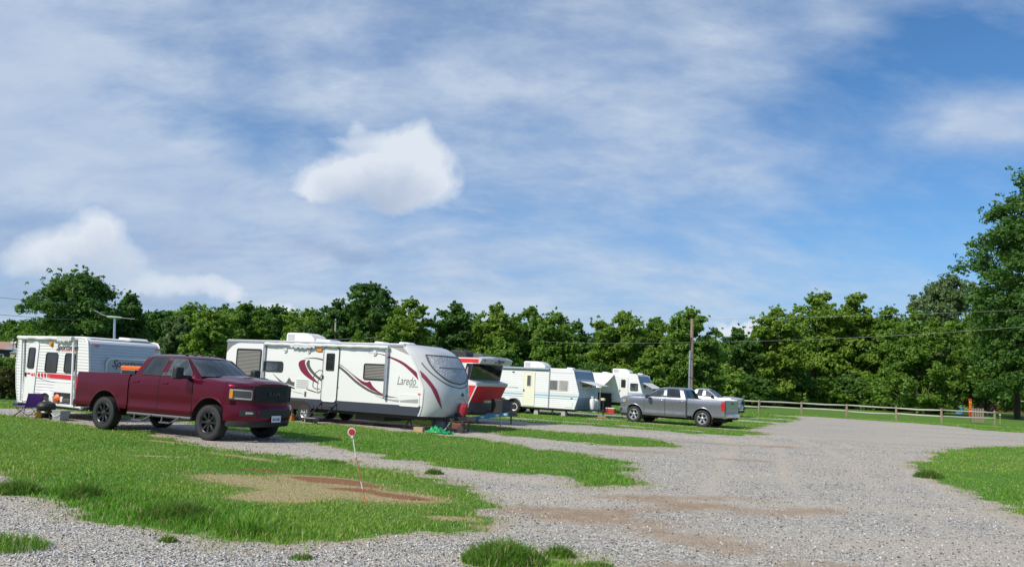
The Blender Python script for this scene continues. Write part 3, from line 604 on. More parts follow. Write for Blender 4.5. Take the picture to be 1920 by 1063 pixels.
def pickup(name, label, g, loc, rz, P):
    root = thing(name, label, 'pickup truck', loc, rz, None)
    W, zb, belt, roof, wb, tr = P['W'], P['zb'], P['belt'], P['roof'], P['wb'], P['tr']; pm = P['paint']
    xn, ca, cf = P['xn'], P['cab_rear'], P['cowl']        # nose, rear of the cab, windscreen base
    hz = P['hood']                                        # hood height at the nose
    ar = P['arch']; archz = tr*1.0
    def ys(x, z):
        u = (z-zb)/(belt-zb)
        f = np.interp(u, [0, .12, .3, .55, .8, .93, 1.0], [.955, .992, .978, .992, 1.0, .985, .955])
        if x > wb+.2: f -= .03*((x-wb-.2)/(xn-wb-.2))**2
        # haunches over the wheels
        for xc in (0, wb):
            dx = (x-xc)/(ar*1.25)
            if abs(dx) < 1: f += .014*(1-dx*dx)*max(0, 1-abs(z-(archz+ar*.75))/.5)
        return W*f
    kx = xn-.67
    def wp(p):                       # sweeps the nose back towards its corners
        x, y, z = p
        if x > kx: x = x-.58*(x-kx)/(xn-kx)*min(1.25, (abs(y)/W))**4
        return (x, y, z)
    def topz(x):
        return np.interp(x, [ca, cf-.05, cf+.1, (cf+xn)/2, xn-.25, xn-.06, xn], [belt-.01, belt, belt+.035, (belt+hz)/2+.03, hz+.015, hz-.01, hz-.06])
    # body and bed: cross sections whose lower edge rises over the wheels, so that the wheel houses are real hollows
    def stations(xa, xb, n, xc):
        st = [(x, z) for x, z in ((x, None) for x in np.linspace(xa, xb, n)) if abs(x-xc) > ar+.01]
        arc = [(xc-ar, None)]+[(xc+ar*math.cos(R(180-k*9)), archz+ar*math.sin(R(k*9))) for k in range(21)]+[(xc+ar, None)]
        arc = [(x, z if z is None else max(z, archz)) for x, z in arc]
        return [q for q in st if q[0] < xc]+arc+[q for q in st if q[0] > xc]
    yi = .56*W
    mb = MB(); rings = []
    for x, za in stations(ca, xn, 34, wb):
        zt = topz(x); hd = max(0, min(1, (x-cf)/.15)); z0 = zb+(.10 if x > wb+ar else 0); zl = za if za is not None else z0
        hp = [(0, z0), (yi, z0), (yi, zl), (ys(x, zl)-.05, zl), (ys(x, zl)-.004, zl)]
        Za = archz+ar+.012
        for z_ in [zl+(Za-zl)*q_ for q_ in (.06, .3, .65)]+[Za+(zt-.02-Za)*q_ for q_ in (0, .3, .6, .85, .97)]: hp.append((ys(x, min(z_, belt)), z_))
        yt = ys(x, belt)
        hp += [(yt-.03, zt-.012), (yt-.09, zt+.004*hd), (.66*W, zt+.018*hd), (.54*W, zt+.026*hd), (.47*W, zt+.062*hd), (.25*W, zt+.078*hd), (0, zt+.082*hd)]
        rings.append([wp((x, -y, z)) for y, z in hp]+[wp((x, y, z)) for y, z in hp[-2:0:-1]])
    mb.loft(rings); rg = []
    for k in range(15):
        u = k/14; z0_ = zb+.10; z = z0_+(hz-.055-z0_)*u; yy = ys(xn, min(z, belt))
        rg.append([wp((xn-.004, yy*(-1+2*i_/16), z)) for i_ in range(17)])
    mb.loft(rg, cap=False, closed=False)
    body = mb.build('body', [pm, M_under], root)
    x0, x1, fl = P['bed_rear'], ca-.045, P['floor']; bh = P['bedz']
    mb = MB(); rings = []
    for x, za in stations(x0, x1, 16, 0):
        z0 = zb+.08; zl = za if za is not None else z0
        o = [(0, z0), (yi, z0), (yi, min(zl, fl+.14)), (ys(x, zl)-.05, zl), (ys(x, zl)-.004, zl)]+[(ys(x, z_), z_) for z_ in [zl+(archz+ar+.012-zl)*q_ for q_ in (.06, .3, .65)]+[archz+ar+.012+(bh-.04-archz-ar)*q_ for q_ in (0, .35, .7, 1.0)]]+[(W*.965, bh-.02), (W*.945, bh), (W*.89, bh), (W*.875, bh-.03), (W*.86, max(fl, zl+.02) if za else fl), (yi+.02 if za else W*.5, max(fl, min(zl, fl+.14)+.02) if za else fl), (W*.45, fl), (0, fl)]
        rings.append([(x, -y, z) for y, z in o]+[(x, y, z) for y, z in o[-2:0:-1]])
    mb.loft(rings); bed = mb.build('bed', [pm, M_under], root)
    MB().box(x1-.03, x1+.0, -W*.86, W*.86, fl, bh-.03).build('bed_front_wall', pm, root)
    for ob_, xc in ((body, wb), (bed, 0)):
        for p in ob_.data.polygons:
            c_ = p.center; q = math.hypot(c_.x-xc, max(0, c_.z-archz))
            if abs(c_.x-xc) < ar+.004 and q < ar+.004 and abs(c_.y) > yi-.01 and abs(c_.y) < ys(c_.x, c_.z)-.008 or c_.z < zb+.105 and abs(c_.y) < yi+.01: p.material_index = 1
    # arch lips
    for xc in (0, wb):
        for s in (-1, 1):
            mb = MB(); rg = []
            for k in range(25):
                a = R(-8+196*k/24); cx_, cz_ = xc+ar*math.cos(a), archz+ar*math.sin(a); ox, oz = xc+(ar+.03)*math.cos(a), archz+(ar+.03)*math.sin(a)
                if cz_ < zb-.03: continue
                yi = ys(cx_, cz_); yo = ys(ox, oz)
                rg.append([wp((cx_, s*(yi-.10), cz_)), wp((cx_, s*(yi+.008), cz_)), wp(((cx_+ox)/2, s*(yi+.009), (cz_+oz)/2)), wp((ox, s*(yo+.001), oz)), wp((ox, s*(yo-.03), oz))])
            mb.loft(rg); mb.build('wheel_arch', P.get('lip', pm), root)
    # cab
    xr0, xr1, xf0, xf1, w0, w1 = ca+.02, ca+P['crake'], cf, P['wtop'], W*.925, W*.70
    def lev(z):
        u = max(0.0, (z-belt)/(roof-belt)); uc = min(u, .93)/.93
        k = max(0, (u-.86)/.14); ins = .16*k*k
        return xr0+(xr1-xr0)*uc+ins*.8, xf0+(xf1-xf0)*uc**1.04-ins*1.2, w0+(w1-w0)*uc**1.12-ins*.9, .13*uc
    def outl(z, n=8):
        a, f, w_, b_ = lev(z); r_ = .10; p = []
        for k in range(n+1): y = -1+2*k/n; yy = y*(w_-r_*.55); p.append((f-.16*(abs(y)**2.2)*1.0, yy))
        fr = p
        side = [(f-.30-.0*k-(f-.30-(a+.06))*k/n, w_) for k in range(n+1)]
        rear = [(a+.02*(abs(-1+2*k/n))**3, -( -1+2*k/n)*(w_-.07)) for k in range(n+1)]
        return [(x, y, z) for x, y in fr+side+rear+[(x, -y) for x, y in side[::-1]]]
    mb = MB(); L = [outl(belt-.02+(roof-belt+.02)*u) for u in (0, .25, .5, .72, .84, .9, .94, .97, .99, 1.0)]
    top = L[-1]; cx_ = sum(p[0] for p in top)/len(top)
    L.append([(cx_+(x-cx_)*.72, y*.72, z+.014) for x, y, z in top]); L.append([(cx_+(x-cx_)*.3, y*.3, z+.022) for x, y, z in top])
    mb.loft(L); mb.build('cab', pm, root, angle=50)
    # windscreen and rear screen
    def zv(v): return belt+.03+(roof-belt)*(.03+.78*v)
    def wsf(u, v):
        z = zv(v); a, f, w_, _ = lev(z); y = -1+2*u; return (f-.16*(abs(y)*.93)**2.2+.012, y*.93*(w_-.055), z+.006)
    o = MB().grid(wsf, 12, 6).build('windshield', P.get('wsg', M_glass2), root)
    mb = MB(); e = [wsf(k/12, 0) for k in range(13)]+[wsf(1, k/6) for k in range(1, 7)]+[wsf(1-k/12, 1) for k in range(1, 13)]+[wsf(0, 1-k/6) for k in range(1, 6)]
    mb.tube(e+[e[0]], .011, 5, cap=False).build('windshield_trim', M_black, o)
    mb = MB(); yb = w0*.8          # wipers
    for s, y0_ in ((1, -.55), (1, .1)):
        mb.tube([wsf((y0_/w0+1)/2, 0), wsf((y0_/w0+1)/2+.30, .04)], .010, 5)
    mb.warp(lambda p: (p[0]+.015, p[1], p[2]+.012)).build('wiper', M_black, root)
    def rsf(u, v):
        z = belt+(roof-belt)*(.06+.72*v); a, f, w_, _ = lev(z); y = -1+2*u; return (a-.008+.02*abs(y*.86)**3, y*.86*(w_-.07), z)
    MB().grid(rsf, 8, 3, flip=True).build('rear_window', M_glass, root)
    # doors with windows, handles
    def side_z(x, z, s, off): 
        if z <= belt: return (x, s*(ys(x, z)+off), z)
        a, f, w_, _ = lev(z); return (x, s*(w_+off), z)
    xm = P['bpil']; dz0 = zb+.05; front_end = P['door_front']
    for s in (-1, 1):
        for nm, xa, xb, aft in (('rear_door', ca+.04, xm-.008, True), ('front_door', xm+.008, front_end, False)):
            def df(u, v, xa=xa, xb=xb, aft=aft):
                z = dz0+(belt-.012-dz0)*v; a_ = xa
                if aft:      # cut round the rear arch
                    dd_ = ar+.10; q = dd_*dd_-(z-archz)**2
                    if q > 0: a_ = max(a_, math.sqrt(q))
                x = a_+(xb-a_)*u; return side_z(x, z, s, .007)
            o = MB().grid(df, 8, 14, flip=s > 0).build(nm, pm, root)
            ed = [df(0, k/14) for k in range(15)]+[df(k/8, 1) for k in range(1, 9)]+[df(1, 1-k/14) for k in range(1, 15)]+[df(1-k/8, 0) for k in range(1, 8)]
            MB().tube([(p[0], p[1]-s*.004, p[2]) for p in ed+[ed[0]]], .008, 4, cap=False).build('door_gap', M_under, o)
            # handle
            hx = xa+.10 if True else xb; hz_ = belt-.155
            mb = MB(); y_ = s*(ys(hx, hz_)+.03); mb.box(hx, hx+.22, min(y_, y_-s*.035), max(y_, y_-s*.035), hz_-.022, hz_+.022); 
            mb.build('handle', P.get('handle', pm), o, bevel=.012)
            # window
            tz = belt+(roof-belt)*.87
            if aft: pts = [(xa+.27, belt+.03), (xa+.30+P['crake']*.55, tz), (xb-.0, tz), (xb-.05, belt+.03)]
            else: pts = [(xa+.12, belt+.03), (xa+.14, tz), (P['ftop'], tz-.01), (P['flow'], belt+.13), (P['flow']+.04, belt+.03)]
            ps = []
            n_ = len(pts)
            for i in range(n_):
                a_, b_, c_ = Vector(pts[i-1]), Vector(pts[i]), Vector(pts[(i+1) % n_]); r_ = .055
                p1 = b_+(a_-b_).normalized()*r_; p2 = b_+(c_-b_).normalized()*r_
                for k in range(5): u = k/4; ps.append(p1*(1-u)**2+b_*2*u*(1-u)+p2*u*u)
            mb = MB(); mb.add([side_z(p[0], p[1], s, .006) for p in ps], [tuple(range(len(ps)))]); mb.build('window', M_glass2 if not aft else M_glass, o, smooth=False)
            MB().tube([side_z(p[0], p[1], s, .005) for p in ps+[ps[0]]], .010, 5, cap=False).build('window_trim', P.get('wtrim', M_black), o)
        # B pillar
        mb = MB(); mb.add([side_z(xm-.09, belt+.025, s, .0045), side_z(xm+.17, belt+.025, s, .0045), side_z(xm+.19, belt+(roof-belt)*.875, s, .0045), side_z(xm-.05, belt+(roof-belt)*.875, s, .0045)], [(0, 1, 2, 3)]); mb.build('pillar_cover', M_black, root)
        # mirror
        mx_, mz = P['mirror']; mb = MB(); tall = P['tow']
        yb_ = s*(W+.16 if tall else W+.10)
        mb.box(mx_-.07, mx_+.10, min(yb_, yb_+s*.24), max(yb_, yb_+s*.24), mz-.09, mz+(.20 if tall else .10))
        mb.build('mirror', M_black, root, bevel=.04, seg=3)
        MB().bar((mx_+.05, s*W*.90, mz-.04), (mx_, yb_+s*.03, mz-.03), .08, .09).build('mirror_arm', M_black, root, bevel=.02)
        mb = MB(); mb.box(mx_-.076, mx_-.070, min(yb_+s*.02, yb_+s*.22), max(yb_+s*.02, yb_+s*.22), mz-.06, mz+(.17 if tall else .08)); mb.build('mirror_glass', M_chrome, root)
        # head and tail lights
        def hf(u, v):
            zl, zh = P['hl']; y = .64*W+(W*.975-.64*W)*u; z = zl+(zh-zl)*v+.02*u; x_ = xn+.006
            return wp((x_, s*y*(1.0 if u < 1 else .995), z))
        o = MB().grid(hf, 10, 4, flip=s < 0).build('headlight', P.get('lens', M_smoke), root)
        mb = MB(); e = [hf(k/10, 0) for k in range(11)]+[hf(1, k/4) for k in range(1, 5)]+[hf(1-k/10, 1) for k in range(1, 11)]+[hf(0, 1-k/4) for k in range(1, 4)]
        mb.tube(e+[e[0]], .012, 5, cap=False).build('headlight_trim', M_black, o)
        mb = MB()
        for (u0, u1, v0, v1) in ((.05, .97, .84, .97), (.05, .80, .08, .20), (.02, .06, .1, .9)):
            mb.grid(lambda u, v: (lambda q: (q[0]+.005, q[1]*1.003, q[2]))(hf(u0+(u1-u0)*u, v0+(v1-v0)*v)), 4, 2, flip=s < 0)
        mb.build('reflector', M_lens, o)
        MB().grid(lambda u, v: (lambda q: (q[0]+.006, q[1]*1.006, q[2]))(hf(.87+.12*u, .12+.76*v)), 3, 3, flip=s < 0).build('turn_lens', M_amber, o)
        tz0, tz1 = P['tl']
        mb = MB(); rg = []
        for k in range(7):
            z = tz0+(tz1-tz0)*k/6; y = ys(x0, min(z, belt)); rg.append([(x0+P.get('tlw', .15)+.02*math.sin(k/6*3.14), s*(y+.006), z), (x0+.01, s*(y+.007), z), (x0-.012, s*(y-.02), z), (x0-.016, s*(y-.13), z), (x0+.02, s*(y-.13), z), (x0+.12, s*(y-.04), z)])
        mb.loft(rg); mb.build('taillight', M_redlens, root)
    # grille
    gy, gz0, gz1 = P['grille']; 
    mb = MB(); mb.grid(lambda u, v: wp((xn+.010, (-1+2*u)*gy*(1-.06*(1-v)), gz0+(gz1-gz0)*v)), 16, 4)
    gr = mb.build('grille', M_black, root)
    mb = MB(); gm_ = P['gtrim']
    e = [((-1+2*k/16)*gy*.97, gz0) for k in range(17)]+[(gy*1.02, gz0+(gz1-gz0)*k/4) for k in range(1, 4)]+[(gy*(1-2*k/16), gz1+.0) for k in range(17)]+[(-gy*1.02, gz1-(gz1-gz0)*k/4) for k in range(1, 4)]
    e = [wp((xn+.018, y, z)) for y, z in e]; mb.tube(e+[e[0]], P.get('gfr', .013), 8, cap=False)
    mb.build('grille_frame', gm_, gr)
    mb = MB()
    for k in range(1, 8): z = gz0+(gz1-gz0)*k/8; mb.tube([wp((xn+.018, (-1+2*i/12)*gy*.96, z)) for i in range(13)], .010, 5, cap=False)
    mb.build('grille_bar', P['gbar'], gr)
    text('grille_badge', P['badge'], .17, P['badge_m'], gr, (xn+.035, -.24 if P['badge'] else 0, (gz0+gz1)/2-.06), (R(90), 0, R(90)), 0, .008, 1.1, .004)
    # hood scoop
    if P['scoop']:
        for s in (-1, 1):
            mb = MB(); mb.prism([(xn-.95, 0), (xn-.55, .0), (xn-.58, .035), (xn-.72, .05)], s*.10, s*.34, 0); z_ = hz+.115
            mb.warp(lambda p: (p[0], p[1], p[2]+z_-.04*(p[0]-(xn-.95)))).build('hood_scoop', M_black, root, bevel=.008)
    # bumper, valance
    bz0, bz1 = P['bump']; bm_ = P['bumper_m']
    mb = MB(); sect = [(-.10, bz0+.01), (.02, bz0), (.07, bz0+.05), (.095, (bz0+bz1)/2), (.085, bz1-.05), (.055, bz1), (-.10, bz1)]
    rg = [[wp((xn+dx, y, z)) for dx, z in sect] for y in np.linspace(-W*1.01, W*1.01, 25)]
    mb.loft(rg); fb = mb.build('front_bumper', bm_, root)
    mb = MB(); mb.loft([[wp((xn+dx, y, z)) for dx, z in ((-.3, bz0+.0), (.02, bz0+.01), (.035, bz0-.05), (-.02, bz0-.14), (-.3, bz0-.12))] for y in np.linspace(-W*.96, W*.96, 19)])
    mb.build('valance', M_black, root)
    mb = MB(); mb.loft([[wp((xn+dx, y, z)) for dx, z in ((.05, bz0+.09), (.1, bz0+.09), (.104, bz1-.10), (.05, bz1-.10))] for y in np.linspace(-gy*.85, gy*.85, 9)]); mb.build('bumper_opening', M_black, fb)
    for s in (-1, 1):
        def ff(u, v): z = (bz0+bz1)/2-.06+.13*v; y = s*(.60+.25*u)*W; return wp((xn+.101, y, z))
        MB().grid(ff, 4, 2, flip=s < 0).build('fog_light', M_black, fb)
        MB().grid(lambda u, v: (lambda q: (q[0]+.006, q[1], q[2]))(ff(.2+.5*u, .35+.4*v)), 3, 2, flip=s < 0).build('fog_lens', M_lens, fb)
    if P['plate']:
        pl = MB().box(xn+.104, xn+.112, -.155, .155, bz0-.02, bz0+.135).build('license_plate', mat('plate', (.72, .74, .76), .4), root)
        text('plate_number', 'BCB-4281', .085, mat('plate_ink', (.03, .04, .12), .5), pl, (xn+.1135, 0, bz0+.02), (R(90), 0, R(90)), 0, .001, .72, .002, 'CENTER')
    # roof lamps
    if P['lamps']:
        for y in (-.46, -.23, 0, .23, .46):
            a, f, w_, _ = lev(roof-.01); MB().lathe((f-.20-.18*abs(y)**2, y, roof+.005), (0, 0, 1), [(.045, -.02), (.045, .015), (.03, .035), (.001, .04)], 12).build('roof_lamp', M_black, root)
        mb = MB(); a, f, w_, _ = lev(roof-.01); mb.prism([(f-.55, roof+.01), (f-.38, roof+.01), (f-.42, roof+.055), (f-.5, roof+.075)], -.015, .015); mb.build('antenna', pm, root, bevel=.006)
    # tailgate and rear bumper
    tg = MB(); tg.box(x0-.045, x0+.02, -W*.86, W*.86, fl-.10, bh-.005); tgo = tg.build('tailgate', pm, root, bevel=.018)
    MB().box(x0-.058, x0-.046, -.12, .12, bh-.20, bh-.13).build('tailgate_handle', M_black, tgo, bevel=.004)
    tb = MB().box(x0-.052, x0-.046, -.09, .09, bh-.34, bh-.24).build('tailgate_badge', M_chrome, tgo, bevel=.004)
    rb_ = MB(); rz0 = P['rbz']
    rb_.loft([[(x0-.13+.10*(abs(y)/W)**4+dx, y, z) for dx, z in ((.12, rz0), (0, rz0), (-.04, rz0+.05), (-.04, rz0+.17), (0, rz0+.20), (.12, rz0+.20))] for y in np.linspace(-W*.98, W*.98, 17)])
    rbo = rb_.build('rear_bumper', P['rbm'], root)
    MB().box(x0-.178, x0-.172, -.16, .16, rz0+.03, rz0+.17).build('rear_plate', mat('plate', (.72, .74, .76), .4), rbo)
    MB().box(x0-.30, x0+.1, -.04, .04, rz0-.06, rz0+.02).build('tow_hitch', M_blk2, root)
    # underbody
    mb = MB()
    for s in (-1, 1): mb.box(x0+.1, xn-.35, s*.42-.04, s*.42+.04, zb-.12, zb+.06)
    mb.box(x0+.3, x0+1.0, -.3, .3, zb-.16, zb+.02); mb.box(ca-.2, ca+1.7, -.85, .85, zb-.015, zb+.02); mb.box(wb-.3, wb+.7, -.35, .35, zb-.16, zb+.1)
    mb.tube([(0, -.75, tr), (0, .75, tr)], .06, 8); mb.tube([(wb, -.75, tr-.02), (wb, .75, tr-.02)], .05, 8); mb.lathe((0, 0, tr), (1, 0, 0), [(.001, -.17), (.13, -.1), (.16, 0), (.13, .1), (.001, .17)], 14)
    mb.tube([(x0+.15, .35, zb-.04), (1.2, .35, zb-.05), (wb-.5, .3, zb-.02)], .045, 8)
    for s in (-1, 1): mb.tube([(.05, s*.5, tr), (.35, s*.52, zb+.25)], .035, 6)
    mb.build('chassis', M_under, root)
    if P['steps']:
        for s in (-1, 1):
            y = s*(W+.035); mb = MB(); z = zb-.02; mb.tube([(ca+.03, y-s*.06, z), (front_end+.02, y-s*.06, z)], .036, 8)
            for xa in (ca+.38, xm+.28):
                mb.tube([(xa, y, z), (xa, y+s*.02, z-.14)], .020, 6); mb.bar((xa-.01, y+s*.03, z-.145), (xa+.36, y+s*.03, z-.145), .12, .032); mb.tube([(xa+.34, y+s*.02, z-.14), (xa+.60, y, z)], .020, 6)
            mb.build('side_step', M_grayst, root)
    else:
        for s in (-1, 1): MB().box(ca+.1, front_end, min(s*(W*.96), s*(W*.99)), max(s*(W*.96), s*(W*.99)), zb+.14, zb+.165).build('side_trim', M_chrome, root, bevel=.005)
    for xc in (0, wb):
        for s in (-1, 1):
            wheel(root, (xc, s*(W-.13), tr), tr, .27, s, P['rim_m'], P['rim'], P['rimr'])
            if P['flaps']: MB().box(xc-ar*.95, xc-ar*.93, min(s*.72, s*.95), max(s*.72, s*.95), zb-.22, zb+.10).build('mud_flap', M_rubber, root)
    return root
def inward(deg): a = R(deg); return Vector((-math.sin(a), math.cos(a), 0))
base = dict(W=1.0, zb=.50, belt=1.44, roof=1.995, wb=3.80, tr=.42, paint=M_redp, xn=4.90, cab_rear=.90, cowl=3.45, hood=1.37, arch=.585, bed_rear=-1.20, floor=.86, bedz=1.455, crake=.24,tlw=.02, wtop=2.66,
    bpil=2.0, door_front=3.19, ftop=2.62, flow=3.02, mirror=(2.95, 1.50), tow=True, hl=(.98, 1.24), tl=(.98, 1.34), grille=(.62, .96, 1.335), gtrim=M_black, gbar=M_black, badge='RAM', badge_m=mat('badge_black', (.035, .035, .04), .4),
    scoop=True, bump=(.50, .87), bumper_m=M_redp, plate=True, lamps=True, rbz=.52, rbm=M_blk2, steps=True, rim_m=M_rimd, rim='eight', rimr=.265, flaps=False)
P0 = Vector((-10.47, 21.14, 0))
red = pickup('pickup_truck', 'large maroon crew cab pickup with black wheels, parked before the small ribbed caravan', None, P0+inward(-27.2)*.98, R(-27.2), base)
ob = MB().prism([(0, 0), (.0, .235), (.85, .235), (.85, 0)], 0, .45).build('lid_box', M_orange, None)
tb = thing('tool_box', 'orange tool chest standing in the bed of the maroon pickup', 'tool box'); tb.location = P0+inward(-27.2)*.30+Vector((math.cos(R(-27.2)), math.sin(R(-27.2)), 0))*.12+Vector((0, 0, .865)); tb.rotation_euler = (0, 0, R(-27.2))
bpy.data.objects.remove(ob)
MB().box(0, .95, 0, .5, 0, .72).build('body', M_orange, tb, bevel=.015); MB().box(-.01, .96, -.01, .51, .722, .80).build('lid', M_orange, tb, bevel=.012); MB().lathe((.07, -.002, .60), (0, -1, 0), [(.035, 0), (.03, .008), (.001, .009)], 14).build('badge', M_white, tb)
bb = thing('storage_bin', 'black plastic bin beside the orange tool chest in the pickup bed', 'storage bin'); bb.location = P0+inward(-27.2)*.16+Vector((math.cos(R(-27.2)), math.sin(R(-27.2)), 0))*.32+Vector((0, 0, .865)); bb.rotation_euler = (0, 0, R(-27.2))
MB().box(0, .52, 0, .12, 0, .66).build('bin', M_black, bb, bevel=.01); MB().box(-.01, .53, -.012, .13, .662, .70).build('lid', M_grayst, bb, bevel=.008)
# grey pickup, facing away to the left
g2 = dict(base); g2.update(lens=M_lens,W=.96,tlw=.15,gfr=.03, zb=.40, belt=1.295, roof=1.79, wb=3.57, tr=.395, paint=M_greyp, xn=4.52, cab_rear=.80, cowl=3.22, hood=1.19, arch=.49, bed_rear=-1.08, floor=.80, bedz=1.315, crake=.24, wtop=2.45,
    bpil=1.90, door_front=3.0, ftop=2.22, flow=2.78, mirror=(2.72, 1.30), tow=False, hl=(.93, 1.14), tl=(.80, 1.24), grille=(.56, .82, 1.13), gtrim=M_chrome, gbar=M_chrome, badge='', scoop=False, bump=(.44, .74), bumper_m=M_greyp, plate=False,
    lamps=False, rbz=.46, rbm=M_chrome, steps=False, rim_m=M_alu, rim='five', rimr=.26, flaps=True, handle=M_chrome, wtrim=M_chrome)
P1 = Vector((9.28, 38.24, 0))
grey = pickup('pickup_truck', 'dark grey crew cab pickup with silver wheels seen from its tailgate end', None, P1+inward(-35)*.93, R(145), g2)
s2 = dict(g2); s2.update(paint=M_silv, zb=.42, belt=1.27, roof=1.84, gtrim=M_chrome, gbar=M_black, bumper_m=M_chrome, rim='five', handle=M_silv, flaps=False, rbm=M_chrome, hood=1.22, tl=(.8, 1.2), xn=4.62, cab_rear=1.2, bpil=2.05, cowl=3.22)
P2 = ray(1378, 750)*55/ray(1378, 750).y; P2.z = 0; dr = Vector((math.cos(R(-28)), math.sin(R(-28)), 0))
silver = pickup('pickup_truck', 'silver pickup nosing out from behind the tailgate of the dark grey pickup', None, P2-dr*4.25+inward(-28)*.96, R(-28), s2)
# ------------------------------------------------------------------ caravans; local x runs along the side, y away from the viewer, z up
M_wside = siding('white_siding', (.78, .78, .76), .088, .9, .06)
M_wside_shaded = siding('shaded_white_siding', (.60, .63, .67), .088, .9, .10)  # white siding made greyer and bluer: shade on the nose put into its colour
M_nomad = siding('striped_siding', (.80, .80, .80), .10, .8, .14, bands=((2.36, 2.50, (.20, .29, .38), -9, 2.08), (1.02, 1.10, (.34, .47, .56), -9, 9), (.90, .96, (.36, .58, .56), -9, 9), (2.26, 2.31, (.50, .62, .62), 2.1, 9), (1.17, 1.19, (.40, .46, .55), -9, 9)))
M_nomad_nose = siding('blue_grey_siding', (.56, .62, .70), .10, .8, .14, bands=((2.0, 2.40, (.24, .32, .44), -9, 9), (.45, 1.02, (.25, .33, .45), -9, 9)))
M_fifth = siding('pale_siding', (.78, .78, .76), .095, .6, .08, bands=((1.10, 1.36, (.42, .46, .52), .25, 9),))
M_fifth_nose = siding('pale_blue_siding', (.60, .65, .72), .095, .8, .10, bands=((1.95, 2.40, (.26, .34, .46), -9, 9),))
M_retro = siding('retro_siding', (.76, .76, .74), .075, .8, .05)
M_redsd = siding('red_siding', (.74, .014, .022), .075, .7, .04)
M_gel = mat('gelcoat', (.80, .80, .78), .22, coat=.4, var=(1.2, .05)); M_cap = mat('grey_cap', (.56, .57, .57), .25, coat=.4, var=(1.2, .08)); M_navy = mat('navy_skirt', (.045, .052, .075), .4, var=(3, .25))
M_maroon = mat('maroon_decal', (.20, .018, .045), .35); M_dkdecal = mat('charcoal_decal', (.10, .095, .10), .35); M_ltdecal = mat('grey_decal', (.36, .35, .36), .4); M_stripe = mat('red_stripe', (.60, .015, .03), .35)
M_foil = mat('foil_shade', (.60, .62, .64), .40, .3, bump=(16, 2.5), var=(14, .7)); M_cream = mat('cream_door', (.80, .77, .62), .45, var=(2, .06)); M_creamp = mat('cream_tank_cover', (.72, .62, .36), .5)
M_shade = mat('window_blind', (.30, .28, .25), .6); M_canvas = mat('awning_canvas', (.72, .71, .68), .8, bump=(14, .5), var=(5, .25)); M_roof = mat('roof_sheet', (.66, .67, .67), .6, var=(2, .25))
M_dgrey = mat('dark_grey_panel', (.075, .078, .082), .55); M_prop = mat('white_steel', (.78, .78, .76), .35, var=(4, .12))
def caravan(name, label, P, deg, cat='caravan'): return thing(name, label, cat, (P[0], P[1], 0), R(deg))
def rrv(x0, x1, z0, z1, r): return rrect(x0, x1, z0, z1, r, 5)
def window(parent, x0, x1, z0, z1, r=.05, y=0, fm=None, gmt=None, fw=.035, label=None, slider=False, blind=False, name='window'):
    pts = rrv(x0, x1, z0, z1, r); mb = MB(); inn = frame(mb, pts, fw, y-.022, y-.002); o = mb.build(name, fm or M_black, parent, smooth=False)
    MB().prism(inn, y-.012, y-.004).build('pane', gmt or M_glass, o, smooth=False)
    if slider: MB().box((x0+x1)/2-.012, (x0+x1)/2+.012, y-.02, y-.012, z0+fw, z1-fw).build('mullion', fm or M_black, o)
    if blind:
        mb = MB(); n = int((z1-z0-.1)/.05)
        for k in range(n): z = z0+.06+k*.05; mb.box(x0+.06, x1-.06, y-.018, y-.012, z, z+.028)
        mb.build('blind', M_shade, o)
    if label: o['label'] = label
    return o
def xwindow(parent, x, y0, y1, z0, z1, r, fm, gmt, fw=.035):
    """window on a wall facing +x"""
    o = window(parent, y0, y1, z0, z1, r, 0, fm, gmt, fw); o.rotation_euler = (0, 0, R(90)); 
    o.location = (x, 0, 0); return o
def door(parent, x0, x1, z0, z1, win=None, m=None, r=.08, y=0, hx=None, fw=.03):
    pts = rrv(x0, x1, z0, z1, r); o = MB().prism(rrv(x0+.015, x1-.015, z0+.015, z1-.015, r), y-.022, y+.002).build('door', m or M_gel, parent, smooth=False)
    mb = MB(); frame(mb, pts, fw, y-.03, y-.001); mb.build('door_frame', M_alu if m is None else m, o, smooth=False)
    if win: window(o, *win, y=y-.022)
    if hx is not None:
        MB().box(hx-.03, hx+.03, y-.06, y-.022, (z0+z1)/2-.16, (z0+z1)/2-.04).build('latch', M_black, o, bevel=.01)
    return o
def ac_unit(parent, x, y, z, L=1.35, W_=.72, h=.32, m=None, grille=True):
    m = m or M_wplast; prof = [(-L/2, 0), (-L/2, h*.86), (-L/2+.05, h), (L*.15, h), (L*.38, h*.72), (L/2, h*.32), (L/2, 0)]
    mb = MB(); mb.prism([(x+a, z+b) for a, b in prof], y-W_/2, y+W_/2); o = mb.build('air_conditioner', m, parent, bevel=.04, seg=3)
    if grille:
        mb = MB()
        for k in range(5): mb.box(x-L/2+.08, x-L/2+.42, y-W_/2-.008, y-W_/2+.01, z+.06+k*.045, z+.08+k*.045)
        for k in range(5): mb.box(x-L/2-.008, x-L/2+.01, y-W_/2+.08, y+W_/2-.08, z+.06+k*.045, z+.08+k*.045)
        mb.build('louvre', M_ltdecal, o)
    return o
def vent(parent, x, y, z, L=.6, h=.12): 
    return MB().prism([(x-L/2, z), (x-L/2+.05, z+h), (x+L/2-.12, z+h*.85), (x+L/2, z)], y-L*.4, y+L*.4).build('roof_vent', M_wplast, parent, bevel=.03)
def jack(parent, x, y, ztop, w=.35):
    mb = MB(); mb.tube([(x-w/2, y, .03), (x+w*.1, y, ztop)], .022, 6); mb.tube([(x+w/2, y, .03), (x-w*.1, y, ztop)], .022, 6); mb.box(x-w*.7, x+w*.7, y-.1, y+.1, 0, .03); return mb.build('stabilizer_jack', M_black, parent)
